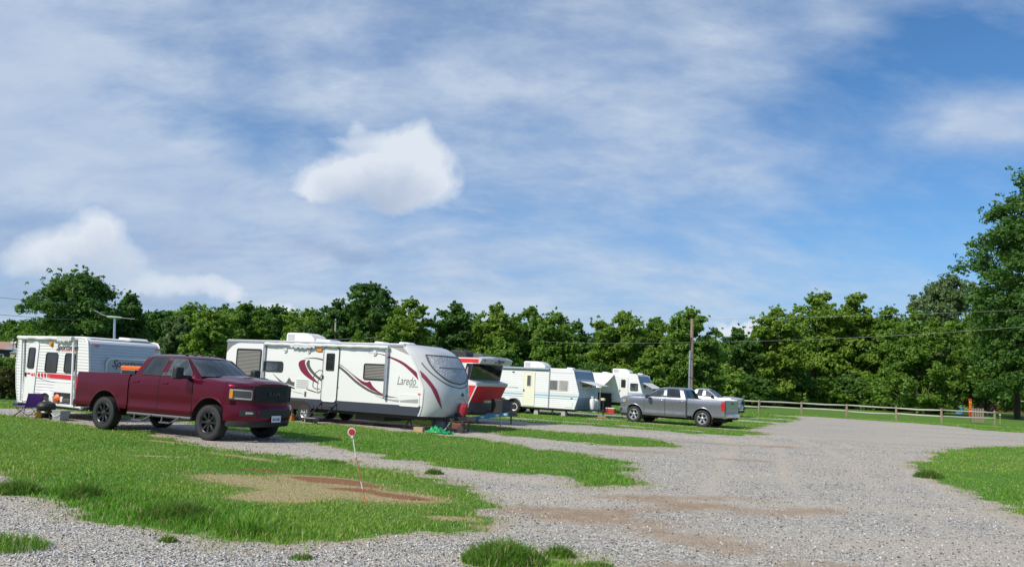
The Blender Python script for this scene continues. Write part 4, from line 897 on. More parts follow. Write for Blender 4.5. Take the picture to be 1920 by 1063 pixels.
def fender(parent, x, r, z, m, w=.06, y=-.012):
    mb = MB(); rg = []
    for k in range(19):
        a = R(k*10); c, s = math.cos(a), math.sin(a); rg.append([(x+c*(r+dr_), yy, z+s*(r+dr_)) for dr_, yy in ((0, y-.03), (w, y-.02), (w, .0), (0, .03))])
    mb.loft(rg); o = mb.build('fender_trim', m, parent); 
    MB().prism([(x+r*math.cos(R(k*10)), z+r*math.sin(R(k*10))) for k in range(19)]+[(x-r, z-.2), (x+r, z-.2)], -.004, .02).build('wheel_well', M_under, parent, smooth=False)
    return o

# ---- small ribbed caravan behind the maroon pickup
P = Vector((-13.92, 24.38, 0)); t = caravan('travel_trailer', 'small white ribbed caravan with a red stripe, behind the bed of the maroon pickup', P, -28)
side = [(-1.25, .37), (-1.42, .85), (-1.56, 1.5), (-1.58, 2.30), (-1.53, 2.40), (1.55, 2.40), (1.70, 2.38), (1.82, 2.28), (1.88, 2.05), (1.99, 1.5), (1.99, 1.25), (1.84, .62), (1.80, .34)]
body = MB(); body.prism(side, 0, 2.45); bo = body.build('body', M_wside, t, bevel=.035, seg=3)
nose = MB(); nose.prism([(1.893, 2.05), (2.003, 1.5), (2.003, 1.25), (1.853, .62), (1.813, .36), (1.75, .36), (1.75, 2.1), (1.83, 2.27)], .09, 2.36); nose.build('nose_panel', M_wside_shaded, t)
MB().tube([(x, .0, z) for x, z in side[4:]], .022, 6).build('corner_trim', M_white, t); MB().tube([(x, 2.45, z) for x, z in side[4:]], .022, 6).build('corner_trim', M_white, t)
MB().tube([(x, .0, z) for x, z in side[:5]], .018, 6).build('corner_trim', M_white, t)
mb = MB(); mb.prism([(-1.5, 2.40), (-1.45, 2.43), (1.4, 2.45), (1.7, 2.40)], .15, 2.3); mb.build('roof', M_roof, t, bevel=.02)
MB().prism([(1.05, 2.44), (1.10, 2.52), (1.55, 2.50), (1.68, 2.42)], 1.5, 2.2).build('roof_vent', M_wplast, t, bevel=.04, seg=3)
d = door(t, -1.02, -.47, .44, 2.25, (-.93, -.60, 1.43, 2.07, .07), M_gel, .10, hx=-.96)
d.data.materials[0] = M_gel
for z0, z1, x0, x1 in ((1.25, 1.30, -.90, -.74), (1.21, 1.29, -.69, -.60), (1.20, 1.30, -.57, -.50)): panel('stripe', [(x0, z0), (x1, z0-.01), (x1, z1), (x0, z1)], M_stripe, d, -.024, .002)
window(t, -.08, .51, 1.34, 1.94, .09); window(t, .84, 1.33, 1.36, 1.94, .09)
for x0, x1 in ((-.38, -.28), (-.22, -.12), (-.07, .03), (.08, .16)): panel('stripe', [(x0, 1.19), (x1, 1.185), (x1-.02, 1.31), (x0-.02, 1.31)], M_stripe, t, -.001, .006)
panel('stripe', [(.19, 1.18), (1.36, 1.165), (1.36, 1.295), (.16, 1.31)], M_stripe, t, -.001, .006)
panel('pinstripe', [(-.92, 1.335), (1.36, 1.325), (1.36, 1.335), (-.92, 1.345)], M_dkdecal, t, -.001, .006); panel('pinstripe', [(-.92, 1.25), (-.4, 1.15), (.3, 1.06), (1.36, 1.04), (1.36, 1.05), (.3, 1.07), (-.4, 1.165), (-.92, 1.26)], M_dkdecal, t, -.001, .006)
text('lettering', 'Sportsmen', .22, M_dkdecal, t, (.38, -.012, 2.04), (R(90), 0, 0), .35, .002, 1.05, .004); panel('underline', [(.36, 2.005), (1.35, 2.0), (1.35, 2.015), (.36, 2.02)], M_stripe, t, -.001, .008)
panel('hatch', rrv(.50, 1.36, .78, 1.06, .03), M_gel, t, -.022, .02, 'open white hatch lifted above a storage hole')
fr = MB(); inn = frame(fr, rrv(.50, 1.40, .47, .80, .03), .035, -.02, .0); h = fr.build('storage_hatch', M_alu, t, smooth=False); MB().prism(inn, -.012, -.002).build('opening', M_under, h, smooth=False)
mb = MB(); mb.lathe((.72, -.02, .60), (0, -1, 0), [(.12, 0), (.13, .03), (.07, .08), (.001, .1)], 9); mb.box(.62, .92, -.05, -.01, .56, .66); mb.build('life_vest', M_orange, h)
MB().box(.90, 1.0, -.06, -.01, .50, .66).build('white_jug', M_wplast, h, bevel=.01); MB().box(1.02, 1.34, -.05, -.01, .50, .62).build('grey_bag', M_dgrey, h, bevel=.02)
panel('vent_plate', rrv(.30, .46, .50, .66, .02), M_wplast, t, -.001, .02)
MB().lathe((.14, 0, 2.19), (0, -1, 0), [(.07, 0), (.07, .04), (.05, .07), (.001, .075)], 14).build('porch_light', M_amber, t)
fender(t, .12, .37, .36, M_white); wheel(t, (.10, .07, .32), .32, .2, -1, M_prop, 'steel', .18); wheel(t, (.10, 2.32, .32), .32, .2, 1, M_prop, 'steel', .18)
mb = MB(); mb.box(-1.25, 1.9, .1, .18, .30, .38); mb.box(-1.25, 1.9, 2.27, 2.35, .30, .38); mb.box(-1.5, -1.25, 0, 2.45, .26, .34); mb.bar((1.8, .2, .36), (2.9, 1.22, .42), .07); mb.bar((1.8, 2.25, .36), (2.9, 1.22, .42), .07); mb.build('chassis', M_blk2, t)
MB().box(2.1, 2.35, 1.0, 1.45, .42, .75).build('gas_bottles', M_prop, t, bevel=.06, seg=3)
aw = thing('awning', 'rolled white awning with two arms on the small ribbed caravan', 'awning'); C.objects.unlink(aw); bpy.data.objects.remove(aw)
o = MB().tube([(x, -.09+.012*math.sin(x*9), 2.36+.012*math.sin(x*7)) for x in np.linspace(-1.45, 1.25, 24)], [.055+.010*math.sin(x*13) for x in np.linspace(0, 3, 24)], 10).build('awning_roll', M_canvas, t)
mb = MB(); rngl = random.Random(3)
for k in range(9): a_ = .55+k*.075; mb.add([(a_, -.15, 2.40), (a_+.1, -.16, 2.43), (a_+.09, -.14, 2.27+rngl.random()*.06), (a_+.02, -.15, 2.24+rngl.random()*.08)], [(0, 1, 2, 3)])
mb.build('torn_canvas', M_canvas, o)
for x0, x1 in ((-1.32, -1.02), (1.22, 1.47)):
    mb = MB(); mb.box(0, .045, -.09, -.045, .44, 2.36); mb.warp(lambda p: (x0+(x1-x0)*(2.36-p[2])/1.92*.9+p[0], p[1], p[2])); mb.build('awning_arm', M_white, t)
    mb = MB(); mb.box(.11, .122, -.02, -.006, .44, 2.36); mb.warp(lambda p: (x0+(x1-x0)*(2.36-p[2])/1.92*.9+p[0], p[1], p[2])); mb.build('arm_bracket', M_dgrey, t)
# nose details
for y in (.16, 2.28): MB().box(1.865, 1.90, y, y+.16, 2.18, 2.22).build('marker_light', M_redlens, t, bevel=.006)
pts = rrv(.5, 2.05, .95, 1.86, .18); mb = MB(); inn = frame(mb, pts, .03, -.03, .03); o = mb.build('rock_guard', M_alu, t, smooth=False); o.location = (2.01, 0, 0); o.rotation_euler = (0, 0, R(90))
p_ = MB().prism(inn, -.02, .02).build('cover', mat('guard', (.42, .46, .50), .35), o, smooth=False)
text('lettering', 'Sportsmen', .30, M_dkdecal, t, (2.036, .68, 1.60), (R(90), 0, R(90)), .35, .002, 1.05, .004)

# ---- big white caravan with swooping stripes
P = Vector((-7.05, 28.45, 0)); L0 = P; t = caravan('travel_trailer', 'long white caravan with maroon and charcoal swooshes and a rounded grey nose', P, -28); W_ = 2.4
nz = [2.76, 2.70, 2.55, 2.30, 1.95, 1.60, 1.30, 1.0, .80, .60, .47]
def edge0(z): return float(np.interp(z, [.47, .60, .82, 1.34, 1.96, 2.40, 2.72, 2.78], [4.79, 4.86, 4.91, 4.93, 4.65, 4.36, 4.06, 3.98]))
def edgec(z): return float(np.interp(z, [.47, .60, .82, 1.1, 1.4, 1.8, 2.1, 2.35, 2.55, 2.68, 2.74, 2.78], [5.42, 5.52, 5.60, 5.64, 5.62, 5.52, 5.38, 5.20, 4.98, 4.72, 4.50, 4.15]))
def nosef(y, z, off=0):
    q = abs(2*y/W_-1); e0, e1 = edge0(z), edgec(z)
    x = e0+(e1-e0)*max(0, 1-q**2.6)**.62
    return Vector((x, y, z))
def nosep(y, z, off=.006):
    p = nosef(y, z); a = nosef(y+.01, z)-nosef(y-.01, z); b = nosef(y, z+.01)-nosef(y, z-.01); n = a.cross(b).normalized()
    return p+n*off*(1 if n.x > 0 else -1)
sidep = [(-4.06, .47), (-4.06, 2.72), (-4.02, 2.77)]+[(edge0(z), z) for z in (2.78, 2.74, 2.6, 2.4, 2.2, 1.96, 1.7, 1.5, 1.34, 1.1, .82, .6, .47)]
MB().prism(sidep, 0, W_).build('body', M_gel, t, bevel=.012)
zs = [2.78, 2.765, 2.74, 2.7, 2.64, 2.55, 2.4, 2.2, 2.0, 1.8, 1.6, 1.4, 1.2, 1.0, .82, .7, .6, .52, .47]; yv = [W_*(.5-.5*math.cos(math.pi*k/36)) for k in range(37)]
mb = MB(); mb.loft([[tuple(nosef(y, z)) for y in yv] for z in zs], closed=False, cap=False); mb.add([tuple(nosef(y, .47)) for y in yv], [tuple(range(37))])
cap = mb.build('nose_cap', M_cap, t, angle=60)
MB().tube([(edge0(z)+.0, -.004, z) for z in np.linspace(2.74, .47, 24)], .030, 6).build('cap_trim', M_gel, t)
MB().box(-4.06, 4.05, .0, W_, 2.775, 2.80).build('roof', M_roof, t, bevel=.008); MB().box(-4.08, 4.1, -.03, .02, 2.70, 2.765).build('roof_rail', M_alu, t)
# skirt with wheel bay
mb = MB(); mb.prism([(-4.05, .47), (-4.05, .79), (4.90, .79), (4.86, .60), (4.78, .47)], -.012, .0); mb.build('skirt', M_navy, t, smooth=False)
for x in (0, -.78):
    wheel(t, (x, .035, .29), .29, .2, -1, M_alu, 'five_split', .165); wheel(t, (x, W_-.14, .29), .29, .2, 1, M_alu, 'five_split', .165)
mb = MB(); ar_ = [(-1.18, .47), (-1.16, .62), (-1.02, .72), (-.80, .76), (0, .76), (.25, .70), (.38, .58), (.42, .47)]; mb.prism(ar_, -.05, -.010); mb.build('wheel_arch', M_navy, t, smooth=False)
mb = MB(); mb.prism([(-1.10, .40), (-1.08, .58), (-.98, .66), (-.78, .70), (0, .70), (.20, .64), (.31, .54), (.34, .40)], -.056, -.048); mb.build('wheel_well', M_under, t, smooth=False)
# rear bay
panel('corner_panel', [(-4.05, 2.30), (-4.05, 2.70), (-3.3, 2.70), (-3.55, 2.66), (-3.8, 2.55), (-3.97, 2.40)], mat('corner_grey', (.20, .20, .21), .5), t, 0, .006)  # dark grey patch in the upper rear corner of the wall
MB().box(-2.19, -2.10, -.03, .01, .80, 2.70).build('side_trim', M_alu, t)
window(t, -3.52, -2.26, 1.45, 2.47, .08, blind=True, label='wide rear window with closed blinds'); window(t, -2.05, -1.17, 1.66, 2.05, .10, gmt=M_glass2); window(t, 2.46, 3.41, 1.55, 2.10, .07, blind=True)
for x in (-1.12, -.02, 2.88): MB().lathe((x, 0, 2.46), (0, -1, 0), [(.10, 0), (.10, .03), (.085, .045), (.06, .03), (.03, .06), (.001, .065)], 18).build('speaker', M_wplast, t)
MB().box(.37, .60, -.05, .0, 2.44, 2.56).build('porch_light', M_amber, t, bevel=.02)
d = door(t, .70, 1.37, .73, 2.60, (.83, 1.19, 1.80, 2.40, .04), M_gel, .12, hx=.72)
mb = MB(); frame(mb, rrv(.68, 1.39, .71, 2.62, .13), .022, -.034, -.026); mb.build('door_seal', M_black, d, smooth=False)
MB().tube([(.70, -.03, 1.78), (.62, -.12, 1.80), (.50, -.16, 1.70), (.42, -.16, 1.55), (.42, -.16, 1.22), (.50, -.14, 1.16), (.66, -.06, 1.15)], .016, 8).build('grab_handle', M_grayst, t)
v = panel('vent_grille', rrv(-.50, .05, 1.15, 1.45, .02), M_wplast, t, 0, .014)
mb = MB(); [mb.box(-.47, .02, -.022, -.012, z, z+.022) for z in (1.19, 1.26, 1.33, 1.40)]; mb.build('louvre', M_ltdecal, v)
panel('outlet_cover', rrv(-.07, .0, .86, 1.03, .01), M_dkdecal, t, 0, .02)
hb = panel('hatch', rrv(4.03, 4.78, .78, 1.12, .05), M_gel, t, 0, .016); mb = MB(); frame(mb, rrv(4.01, 4.80, .76, 1.14, .06), .025, -.02, 0); mb.build('hatch_trim', M_white, hb, smooth=False)
panel('stripe', [(4.05, .88), (4.76, .88), (4.76, 1.02), (4.30, .97), (4.05, .94)], M_ltdecal, hb, -.0165, .002)
MB().box(4.72, 4.82, -.03, 0, 1.16, 1.21).build('marker_light', M_amber, t, bevel=.01)
text('lettering', 'Laredo', .40, M_dkdecal, t, (3.86, -.004, 1.45), (R(90), 0, 0), .30, .001, .66, -.003)
text('small_lettering', 'by keystone', .07, M_dkdecal, t, (4.36, -.004, 1.39), (R(90), 0, 0), .2, .001, 1)
# swooshes (x,z)
def rb(n_, a, b, m): ribbon(n_, a, b, m, t, -.006)
rb('swoosh', [(-.12, 2.14), (-.30, 2.13), (-.44, 2.05), (-.44, 1.92), (-.28, 1.70), (.10, 1.48), (.55, 1.32)], [(-.12, 2.14), (-.16, 2.10), (-.16, 2.02), (-.08, 1.88), (.05, 1.72), (.30, 1.52), (.55, 1.34)], M_maroon)
rb('swoosh', [(-.02, 2.14), (-.10, 2.02), (-.02, 1.86), (.2, 1.66), (.55, 1.46), (1.0, 1.32), (1.45, 1.22)], [(.06, 2.12), (.06, 2.0), (.14, 1.86), (.35, 1.68), (.62, 1.52), (1.0, 1.36), (1.45, 1.24)], M_dkdecal)
rb('swoosh', [(-.2, 2.19), (.3, 2.23), (.8, 2.16), (1.3, 2.02), (1.7, 1.82), (2.2, 1.50), (2.8, 1.22), (3.4, 1.08), (3.95, 1.02)], [(-.2, 2.18), (.3, 2.19), (.8, 2.10), (1.3, 1.94), (1.7, 1.72), (2.2, 1.40), (2.8, 1.14), (3.4, 1.03), (3.95, 1.015)], M_dkdecal)
rb('swoosh', [(1.2, 2.08), (1.6, 1.95), (2.0, 1.72), (2.4, 1.52), (2.62, 1.47), (2.76, 1.50), (2.9, 1.34), (3.2, 1.16), (3.5, 1.09)], [(1.2, 2.07), (1.6, 1.93), (2.0, 1.68), (2.4, 1.42), (2.6, 1.34), (2.8, 1.24), (2.95, 1.19), (3.2, 1.12), (3.5, 1.08)], M_maroon)
rb('swoosh', [(.8, 2.22), (1.3, 2.10), (1.8, 1.84), (2.2, 1.58)], [(.8, 2.21), (1.3, 2.085), (1.8, 1.82), (2.2, 1.57)], M_ltdecal)
rb('swoosh', [(-1.65, 1.62), (-1.3, 1.40), (-.9, 1.24), (-.55, 1.14)], [(-1.65, 1.61), (-1.3, 1.34), (-.9, 1.17), (-.55, 1.09)], M_dkdecal)
rb('swoosh', [(-1.3, 1.40), (-1.0, 1.30), (-.85, 1.48), (-.72, 1.36), (-.58, 1.34)], [(-1.3, 1.39), (-1.0, 1.28), (-.85, 1.25), (-.72, 1.22), (-.58, 1.19)], M_dkdecal)
rb('swoosh', [(0.0, 1.13), (.3, 1.08), (.6, 1.0)], [(0, 1.10), (.3, 1.04), (.6, .99)], M_dkdecal); rb('swoosh', [(-.7, 1.03), (-.4, .99), (-.1, .95)], [(-.7, 1.02), (-.4, .965), (-.1, .945)], M_ltdecal)
rb('swoosh', [(3.0, 1.06), (3.4, .98), (3.8, .95), (4.0, .95)], [(3.0, 1.05), (3.4, .94), (3.8, .89), (4.0, .88)], M_ltdecal)
rb('swoosh', [(2.6, 2.46), (3.1, 2.44), (3.6, 2.34), (4.05, 2.20), (4.42, 2.00), (4.62, 1.88)], [(2.6, 2.455), (3.1, 2.42), (3.6, 2.28), (4.05, 2.10), (4.42, 1.86), (4.72, 1.62)], M_maroon)
ribbon('swoosh', [(.01, 1.95), (.09, 1.68), (.19, 1.36), (.30, 1.02), (.40, .72)], [(.01, 1.72), (.06, 1.50), (.13, 1.24), (.25, .94), (.40, .72)], M_maroon, t, f=lambda y, z: tuple(nosep(y, z, .008)))
panel('corner_decal', [(3.45, 2.68), (4.0, 2.70), (4.30, 2.42), (4.0, 2.52), (3.7, 2.62)], M_ltdecal, t, 0, .005)
# nose window, mouldings
def nw(u, v): # rounded teardrop
    y0, y1 = .12, 2.12; z = 2.44-(2.44-1.54)*v; c_ = (y0+y1)/2; w_ = (y1-y0)/2*(1-v**2.6)**.5*(1-.10*(1-v)); return tuple(nosep(c_+(-1+2*u)*w_, z, .012))
MB().grid(nw, 20, 14).build('front_window', M_foil, cap)
def ringp(sc_, off): 
    e = []
    for k in range(29): v = k/28; e.append((v, 1))
    L = []
    for v, s_ in [(k/20, 1) for k in range(21)]+[(1-k/20, -1) for k in range(1, 21)]+[(0, -1+k/8*2) for k in range(1, 8)]:
        z = 2.44+.04*sc_-(.90+.10*sc_)*v; w_ = (1.0+.07*sc_)*(max(0, 1-v**2.6))**.5*(1-.10*(1-v)); L.append(tuple(nosep(1.12+s_*w_, z, off)))
    return L
e = ringp(0, .014); MB().tube(e+[e[0]], .024, 6, cap=False).build('window_seal', M_dkdecal, cap); 
e = [p for p in ringp(2.2, .004) if p[2] < 2.2]; MB().tube(e, .020, 6).build('nose_moulding', mat('moulding', (.12, .13, .15), .4), cap)
MB().tube([tuple(nosep(1.2+.8*math.cos(a), 2.06, .016)) for a in np.linspace(math.pi, 0, 15)], .010, 5).build('window_divider', M_dkdecal, cap)
mb = MB(); c0 = nosep(1.28, 1.20, .0); mb.lathe(c0, (1, 0, 0), [(.06, -.02), (.06, .03), (.035, .035), (.001, .02)], 16); mb.build('round_vent', M_dkdecal, cap)
e = [tuple(nosep(1.2+.42*math.cos(a), .80+.30*math.sin(a)*(1.0 if math.sin(a) > 0 else .5), .006)) for a in np.linspace(-.3, math.pi+.3, 24)]; MB().tube(e, .014, 6).build('battery_moulding', M_cap, cap)
# roof kit
ac_unit(t, -1.23, 1.2, 2.80, 1.38, .75, .34); vent(t, -.10, 1.1, 2.80, .78, .13); vent(t, 2.35, 1.1, 2.80, .5, .10); vent(t, 3.42, 1.1, 2.80, .52, .10)
# awning
o = MB().tube([(x, -.09+.01*math.sin(x*5), 2.66+.006*math.sin(x*9)) for x in np.linspace(-2.05, 3.5, 44)], [.058+.006*math.sin(x*5.3)+.004*math.sin(x*11) for x in np.linspace(0, 9, 44)], 10).build('awning_roll', M_canvas, t)
mb = MB()
mb.add([(-.80+k*.06, -.150+.012*math.sin(k*2.1), 2.66) for k in range(20)]+[(-.80+k*.06, -.140+.014*math.sin(k*1.7), 2.60-.055*abs(math.sin(k*.9+.4))-.03*rngl.random()*(3 < k < 15)) for k in range(20)], [(k, k+1, k+21, k+20) for k in range(19)])
mb.build('torn_canvas', M_canvas, o)
MB().box(3.40, 3.48, -.11, -.03, .96, 2.68).build('awning_arm', M_alu, t); MB().box(-2.12, -2.05, -.10, -.03, .96, 2.68).build('awning_arm', M_alu, t)
panel('awning_wall_strip', [(-2.05, 2.56), (3.4, 2.56), (3.4, 2.60), (-2.05, 2.60)], M_alu, t, 0, .012)  # plain aluminium strip along the wall just below the awning roll
# steps
st = MB()
for k, (z, y) in enumerate(((.56, -.22), (.36, -.46), (.16, -.70))):
    st.box(.72, 1.40, y-.14, y+.10, z-.015, z+.015); st.bar((.73, y+.05, z), (.73, y+.30, z+.2), .03, .05); st.bar((1.39, y+.05, z), (1.39, y+.30, z+.2), .03, .05)
st.build('entry_steps', M_black, t)
# frame, jacks, tongue
mb = MB(); mb.box(-4.0, 5.0, .25, .35, .35, .47); mb.box(-4.0, 5.0, 2.05, 2.15, .35, .47); mb.box(-1.2, .5, .3, 2.1, .33, .46)
mb.bar((4.7, .35, .40), (5.95, 1.16, .44), .07, .13); mb.bar((4.7, 2.05, .40), (5.95, 1.24, .44), .07, .13); mb.box(5.7, 6.30, 1.12, 1.28, .38, .50); mb.box(5.0, 5.7, .7, 1.7, .38, .44); mb.box(2.0, 3.2, .3, 2.1, .2, .46)
mb.build('chassis', M_blk2, t)
for x in (-3.6, 4.2): jack(t, x, .35, .40); 
jack(t, 5.1, .5, .40, .3)
MB().tube([(5.98, 1.2, .45), (5.98, 1.2, .02)], .035, 8).build('tongue_jack', M_blk2, t)
MB().box(5.56, 5.70, 1.0, 1.16, .48, .60).build('jack_motor', M_black, t, bevel=.02)
bc = MB(); bc.lathe((5.78, 1.15, .56), (0, 0, 1), [(.12, 0), (.17, .10), (.16, .26), (.10, .36), (.001, .38)], 14); bc.warp(lambda p: (p[0]+.03*math.sin(p[2]*31+p[1]*19), p[1]+.03*math.sin(p[2]*23+p[0]*17), p[2])); bc.build('jack_cover', mat('red_cloth', (.36, .015, .035), .7, bump=(20, .6)), t)

# ---- retro red and white caravan
q = Vector((-1.46, 31.5, 0)); P = q; t = caravan('travel_trailer', 'retro red and white caravan with a wraparound dark front window and silver brow', P, -28)
# side profile: front rakes: window leans back below the brow, belt juts out, lower front tucks under
rp = [(-4.2, .45), (-4.2, 2.45), (-4.1, 2.58), (.35, 2.60), (.35, 2.36), (-.12, 2.30), (-.34, 1.70), (.38, 1.60), (.36, 1.50), (.05, .85), (-.08, .55), (-.10, .45)]
def rpf(z0, z1, m, nm, y0=-.001, y1=2.46): pass
W_ = 2.45
body = MB(); body.prism([(-4.2, .45), (-4.2, 2.45), (-4.1, 2.56), (.42, 2.58), (.42, 2.36), (.09, 2.34), (-.03, 1.71), (.33, 1.60), (.32, 1.50), (0, .83), (-.10, .45)], 0, W_); body.build('body', M_retro, t, bevel=.01)
panel('red_side_panel', [(-4.19, 2.34), (-4.19, 2.51), (.36, 2.53), (.36, 2.38)], M_redsd, t, 0, .008)
panel('red_side_panel', [(-4.19, .82), (-4.19, 1.52), (.28, 1.50), (-.03, .83)], M_redsd, t, 0, .008)
panel('white_belt', [(-4.19, 1.52), (-4.19, 1.70), (-.03, 1.705), (.30, 1.61), (.28, 1.50)], M_white, t, 0, .012)
panel('lower_panel', [(-4.19, .45), (-4.19, .82), (-.03, .83), (-.12, .45)], M_creamp, t, 0, .006)
# brow over the window
mb = MB(); rg = []
for k in range(13):
    y = -.06+(W_+.12)*k/12; q_ = abs(2*k/12-1); rg.append([(.38, y, 2.60+.07*(1-q_**2)), (.60-.12*q_**3, y, 2.60+.055*(1-q_**2)-.03*q_**4), (.66-.12*q_**3, y, 2.55), (.56-.12*q_**3, y, 2.36), (.38, y, 2.345)])
mb.loft(rg); br = mb.build('brow', M_cap, t, angle=50)
mb = MB(); mb.lathe((0, 0, 0), (1, 0, 0), [(.085, 0), (.085, .006), (.06, .008), (.001, .008)], 20); o = mb.build('emblem', M_dkdecal, br); o.location = (.60, .92, 2.475)
text('lettering', 'Retro', .21, M_dkdecal, br, (.636, 1.02, 2.415), (R(102), 0, R(90)), .25, .003, 1.1, .004); text('small_lettering', 'riverside', .07, M_dkdecal, br, (.618, 1.05, 2.375), (R(102), 0, R(90)), .1, .002, 1.1)
MB().box(.575, .59, .1, .15, 2.44, 2.50).build('marker_light', M_dkdecal, br)
# wraparound window, leaning
def rw(y, v): return (.092-.12*v+.012, y, 2.33-.61*v)
mb = MB(); mb.grid(lambda u, v: rw(.03+(W_-.06)*u, v), 8, 3); wn_ = mb.build('front_window', M_glass, t)
mb = MB(); mb.add([(.08, -.012, 2.33), (-.04, -.012, 1.715), (-.33, -.012, 1.72), (-.16, -.012, 2.33)], [(0, 1, 2, 3)])
mb.build('side_window', M_glass, t); 
mb = MB(); mb.add([(-.10, -.018, 2.24), (-.12, -.018, 1.76), (-.26, -.018, 1.76), (-.16, -.018, 2.15)], [(0, 1, 2, 3)]); mb.build('curtain', M_ltdecal, t)
MB().tube([(-.36, -.014, 1.71), (-.18, -.014, 2.35), (.10, -.014, 2.35)], .024, 6).build('window_frame', M_white, t); MB().tube([rw(.0, 0), rw(.0, 1)], .010, 6).build('window_bar', M_black, t); MB().tube([rw(W_, 0), rw(W_, 1)], .020, 6).build('window_bar', M_white, t)
# belt ledge and red front
mb = MB(); mb.grid(lambda u, v: (-.02+.355*v+.004, -.02+(W_+.04)*u, 1.71-.10*v), 4, 2); mb.build('ledge', mat('ledge_grey', (.58, .63, .70), .3), t)
mb = MB(); mb.prism([(.30, 1.46), (.36, 1.48), (.37, 1.615), (.31, 1.625)], -.02, W_+.02); mb.build('belt_moulding', M_alu, t)
mb = MB(); mb.grid(lambda u, v: (.325-.325*v+.006, .02+(W_-.04)*u, 1.48-.65*v), 4, 2); mb.build('red_front_panel', M_redsd, t)
MB().tube([(.335, -.01, 1.50), (.01, -.01, .82), (-.09, -.01, .45)], .022, 6).build('corner_trim', M_white, t)
mb = MB(); mb.grid(lambda u, v: (.006-.10*v+.004, .02+(W_-.04)*u, .83-.37*v), 4, 2); mb.build('lower_front_panel', mat('diamond_plate', (.13, .13, .135), .45, .3), t)
MB().box(-4.2, -.12, 0, W_, .36, .45).build('chassis', M_blk2, t)
mb = MB(); mb.bar((-.3, .3, .40), (1.5, 1.22, .42), .07, .12); mb.bar((-.3, 2.1, .40), (1.5, 1.22, .42), .07, .12); mb.tube([(1.25, 1.22, .9), (1.25, 1.22, .02)], .035, 8); mb.build('tongue', M_blk2, t)
mb = MB(); mb.loft([[(.78+.27*a, 1.22+.34*b, z) for a, b in ((-1, -1), (-.6, -1.15), (.6, -1.15), (1, -1), (1, 1), (.6, 1.15), (-.6, 1.15), (-1, 1))] for z in (.45, .80, 1.0)]); tc_ = mb.build('gas_bottle_cover', mat('black_cover', (.03, .03, .033), .45), t, bevel=.02)
MB().box(.98, 1.18, 1.5, 1.72, .92, 1.05).build('jack_head', M_black, t, bevel=.03); MB().box(.3, .52, .62, 1.1, .84, .93).build('battery_box', M_creamp, t, bevel=.02)
jack(t, -.45, .5, .38)
for x in (-2.4, -3.2): wheel(t, (x, .1, .33), .33, .2, -1, M_alu, 'steel', .19)
for x, L in ((-.95, 1.1), (.0-2.6, 1.0)): pass
o = ac_unit(t, -1.0, 1.0, 2.58, .80, .7, .30, M_black, False); o['label'] = 'black roof air conditioner'; o = ac_unit(t, -.18, 1.1, 2.58, .5, .5, .20, M_dgrey, False)
o.name = 'roof_vent'
MB().lathe((-2.2, 1.2, 2.60), (0, 0, 1), [(.2, 0), (.16, .12), (.001, .14)], 14).build('roof_vent', M_black, t)

# ---- white striped caravan with the propped stone guard
P = Vector((.45, 44.43, 0)); t = caravan('travel_trailer', 'white ribbed caravan with blue stripes, cream door and propped front window flap', P, -30)
W_ = 2.45; cp = [(-4.6, .38), (-4.6, 2.35), (-4.5, 2.48), (3.35, 2.50), (3.50, 2.42), (3.86, 1.20), (3.60, .38)]
MB().prism(cp, 0, W_).build('body', M_nomad, t, bevel=.03)
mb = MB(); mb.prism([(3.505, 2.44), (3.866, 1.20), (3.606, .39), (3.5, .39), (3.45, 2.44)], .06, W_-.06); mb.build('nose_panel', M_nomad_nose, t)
MB().tube([(3.50, 0, 2.44), (3.865, 0, 1.2), (3.605, 0, .39)], .022, 6).build('corner_trim', M_white, t); MB().tube([(3.50, W_, 2.44), (3.865, W_, 1.2), (3.605, W_, .39)], .022, 6).build('corner_trim', M_white, t)
MB().box(2.06, 2.13, -.025, .01, .38, 2.50).build('awning_arm', M_alu, t); MB().tube([(-1.2, -.07, 2.46), (2.1, -.07, 2.46)], .06, 8).build('awning_roll', mat('blue_grey_canvas', (.30, .37, .44), .8), t)
MB().box(-4.5, 3.4, .1, W_-.1, 2.49, 2.525).build('roof', M_roof, t, bevel=.01)
d = door(t, .50, 1.22, .46, 2.28, None, M_cream, .02, hx=.56); window(d, .73, .99, 1.50, 2.10, .01, y=-.02, fm=M_cream, gmt=mat('grey_pane', (.10, .10, .105), .2), fw=.02)
w1 = window(t, 2.09, 2.63, 1.34, 1.90, .01, fm=M_wplast, gmt=M_glass); w2 = window(t, 2.66, 3.22, 1.34, 1.90, .01, fm=M_wplast, gmt=M_glass2, label='window with a pale and pink curtain')
mb = MB(); [mb.box(2.14+k*.075, 2.175+k*.075, -.019, -.013, 1.40, 1.85) for k in range(6)]; mb.build('curtain', M_shade, w1); mb = MB(); [mb.box(2.71+k*.065, 2.745+k*.065, -.019, -.013, 1.40, 1.85) for k in range(7)]; mb.build('curtain', mat('pale_curtain', (.62, .55, .52), .7), w2)
hh_ = panel('hatch', rrv(3.04, 3.50, .50, .78, .02), M_white, t, 0, .02); panel('emblem', [(3.40, .93), (3.50, .93), (3.50, 1.0), (3.40, 1.0)], M_stripe, t, 0, .012)
panel('vent_cover', rrv(-.22, -.08, 2.20, 2.27, .01), M_dgrey, t, 0, .02); text('lettering', 'NOMAD', .13, M_ltdecal, t, (-.45, -.006, 1.35), (R(90), 0, 0), .2, .002, 1.3)
ac_unit(t, .70, 1.2, 2.52, 1.35, .75, .36); vent(t, 2.75, 1.3, 2.52, .45, .10)
for x in (0, -.82): fender(t, x, .36, .40, mat('dark_trim', (.06, .06, .065), .5)); wheel(t, (x, .06, .33), .33, .2, -1, M_prop, 'steel', .20); wheel(t, (x, W_-.1, .33), .33, .2, 1, M_prop, 'steel', .2)
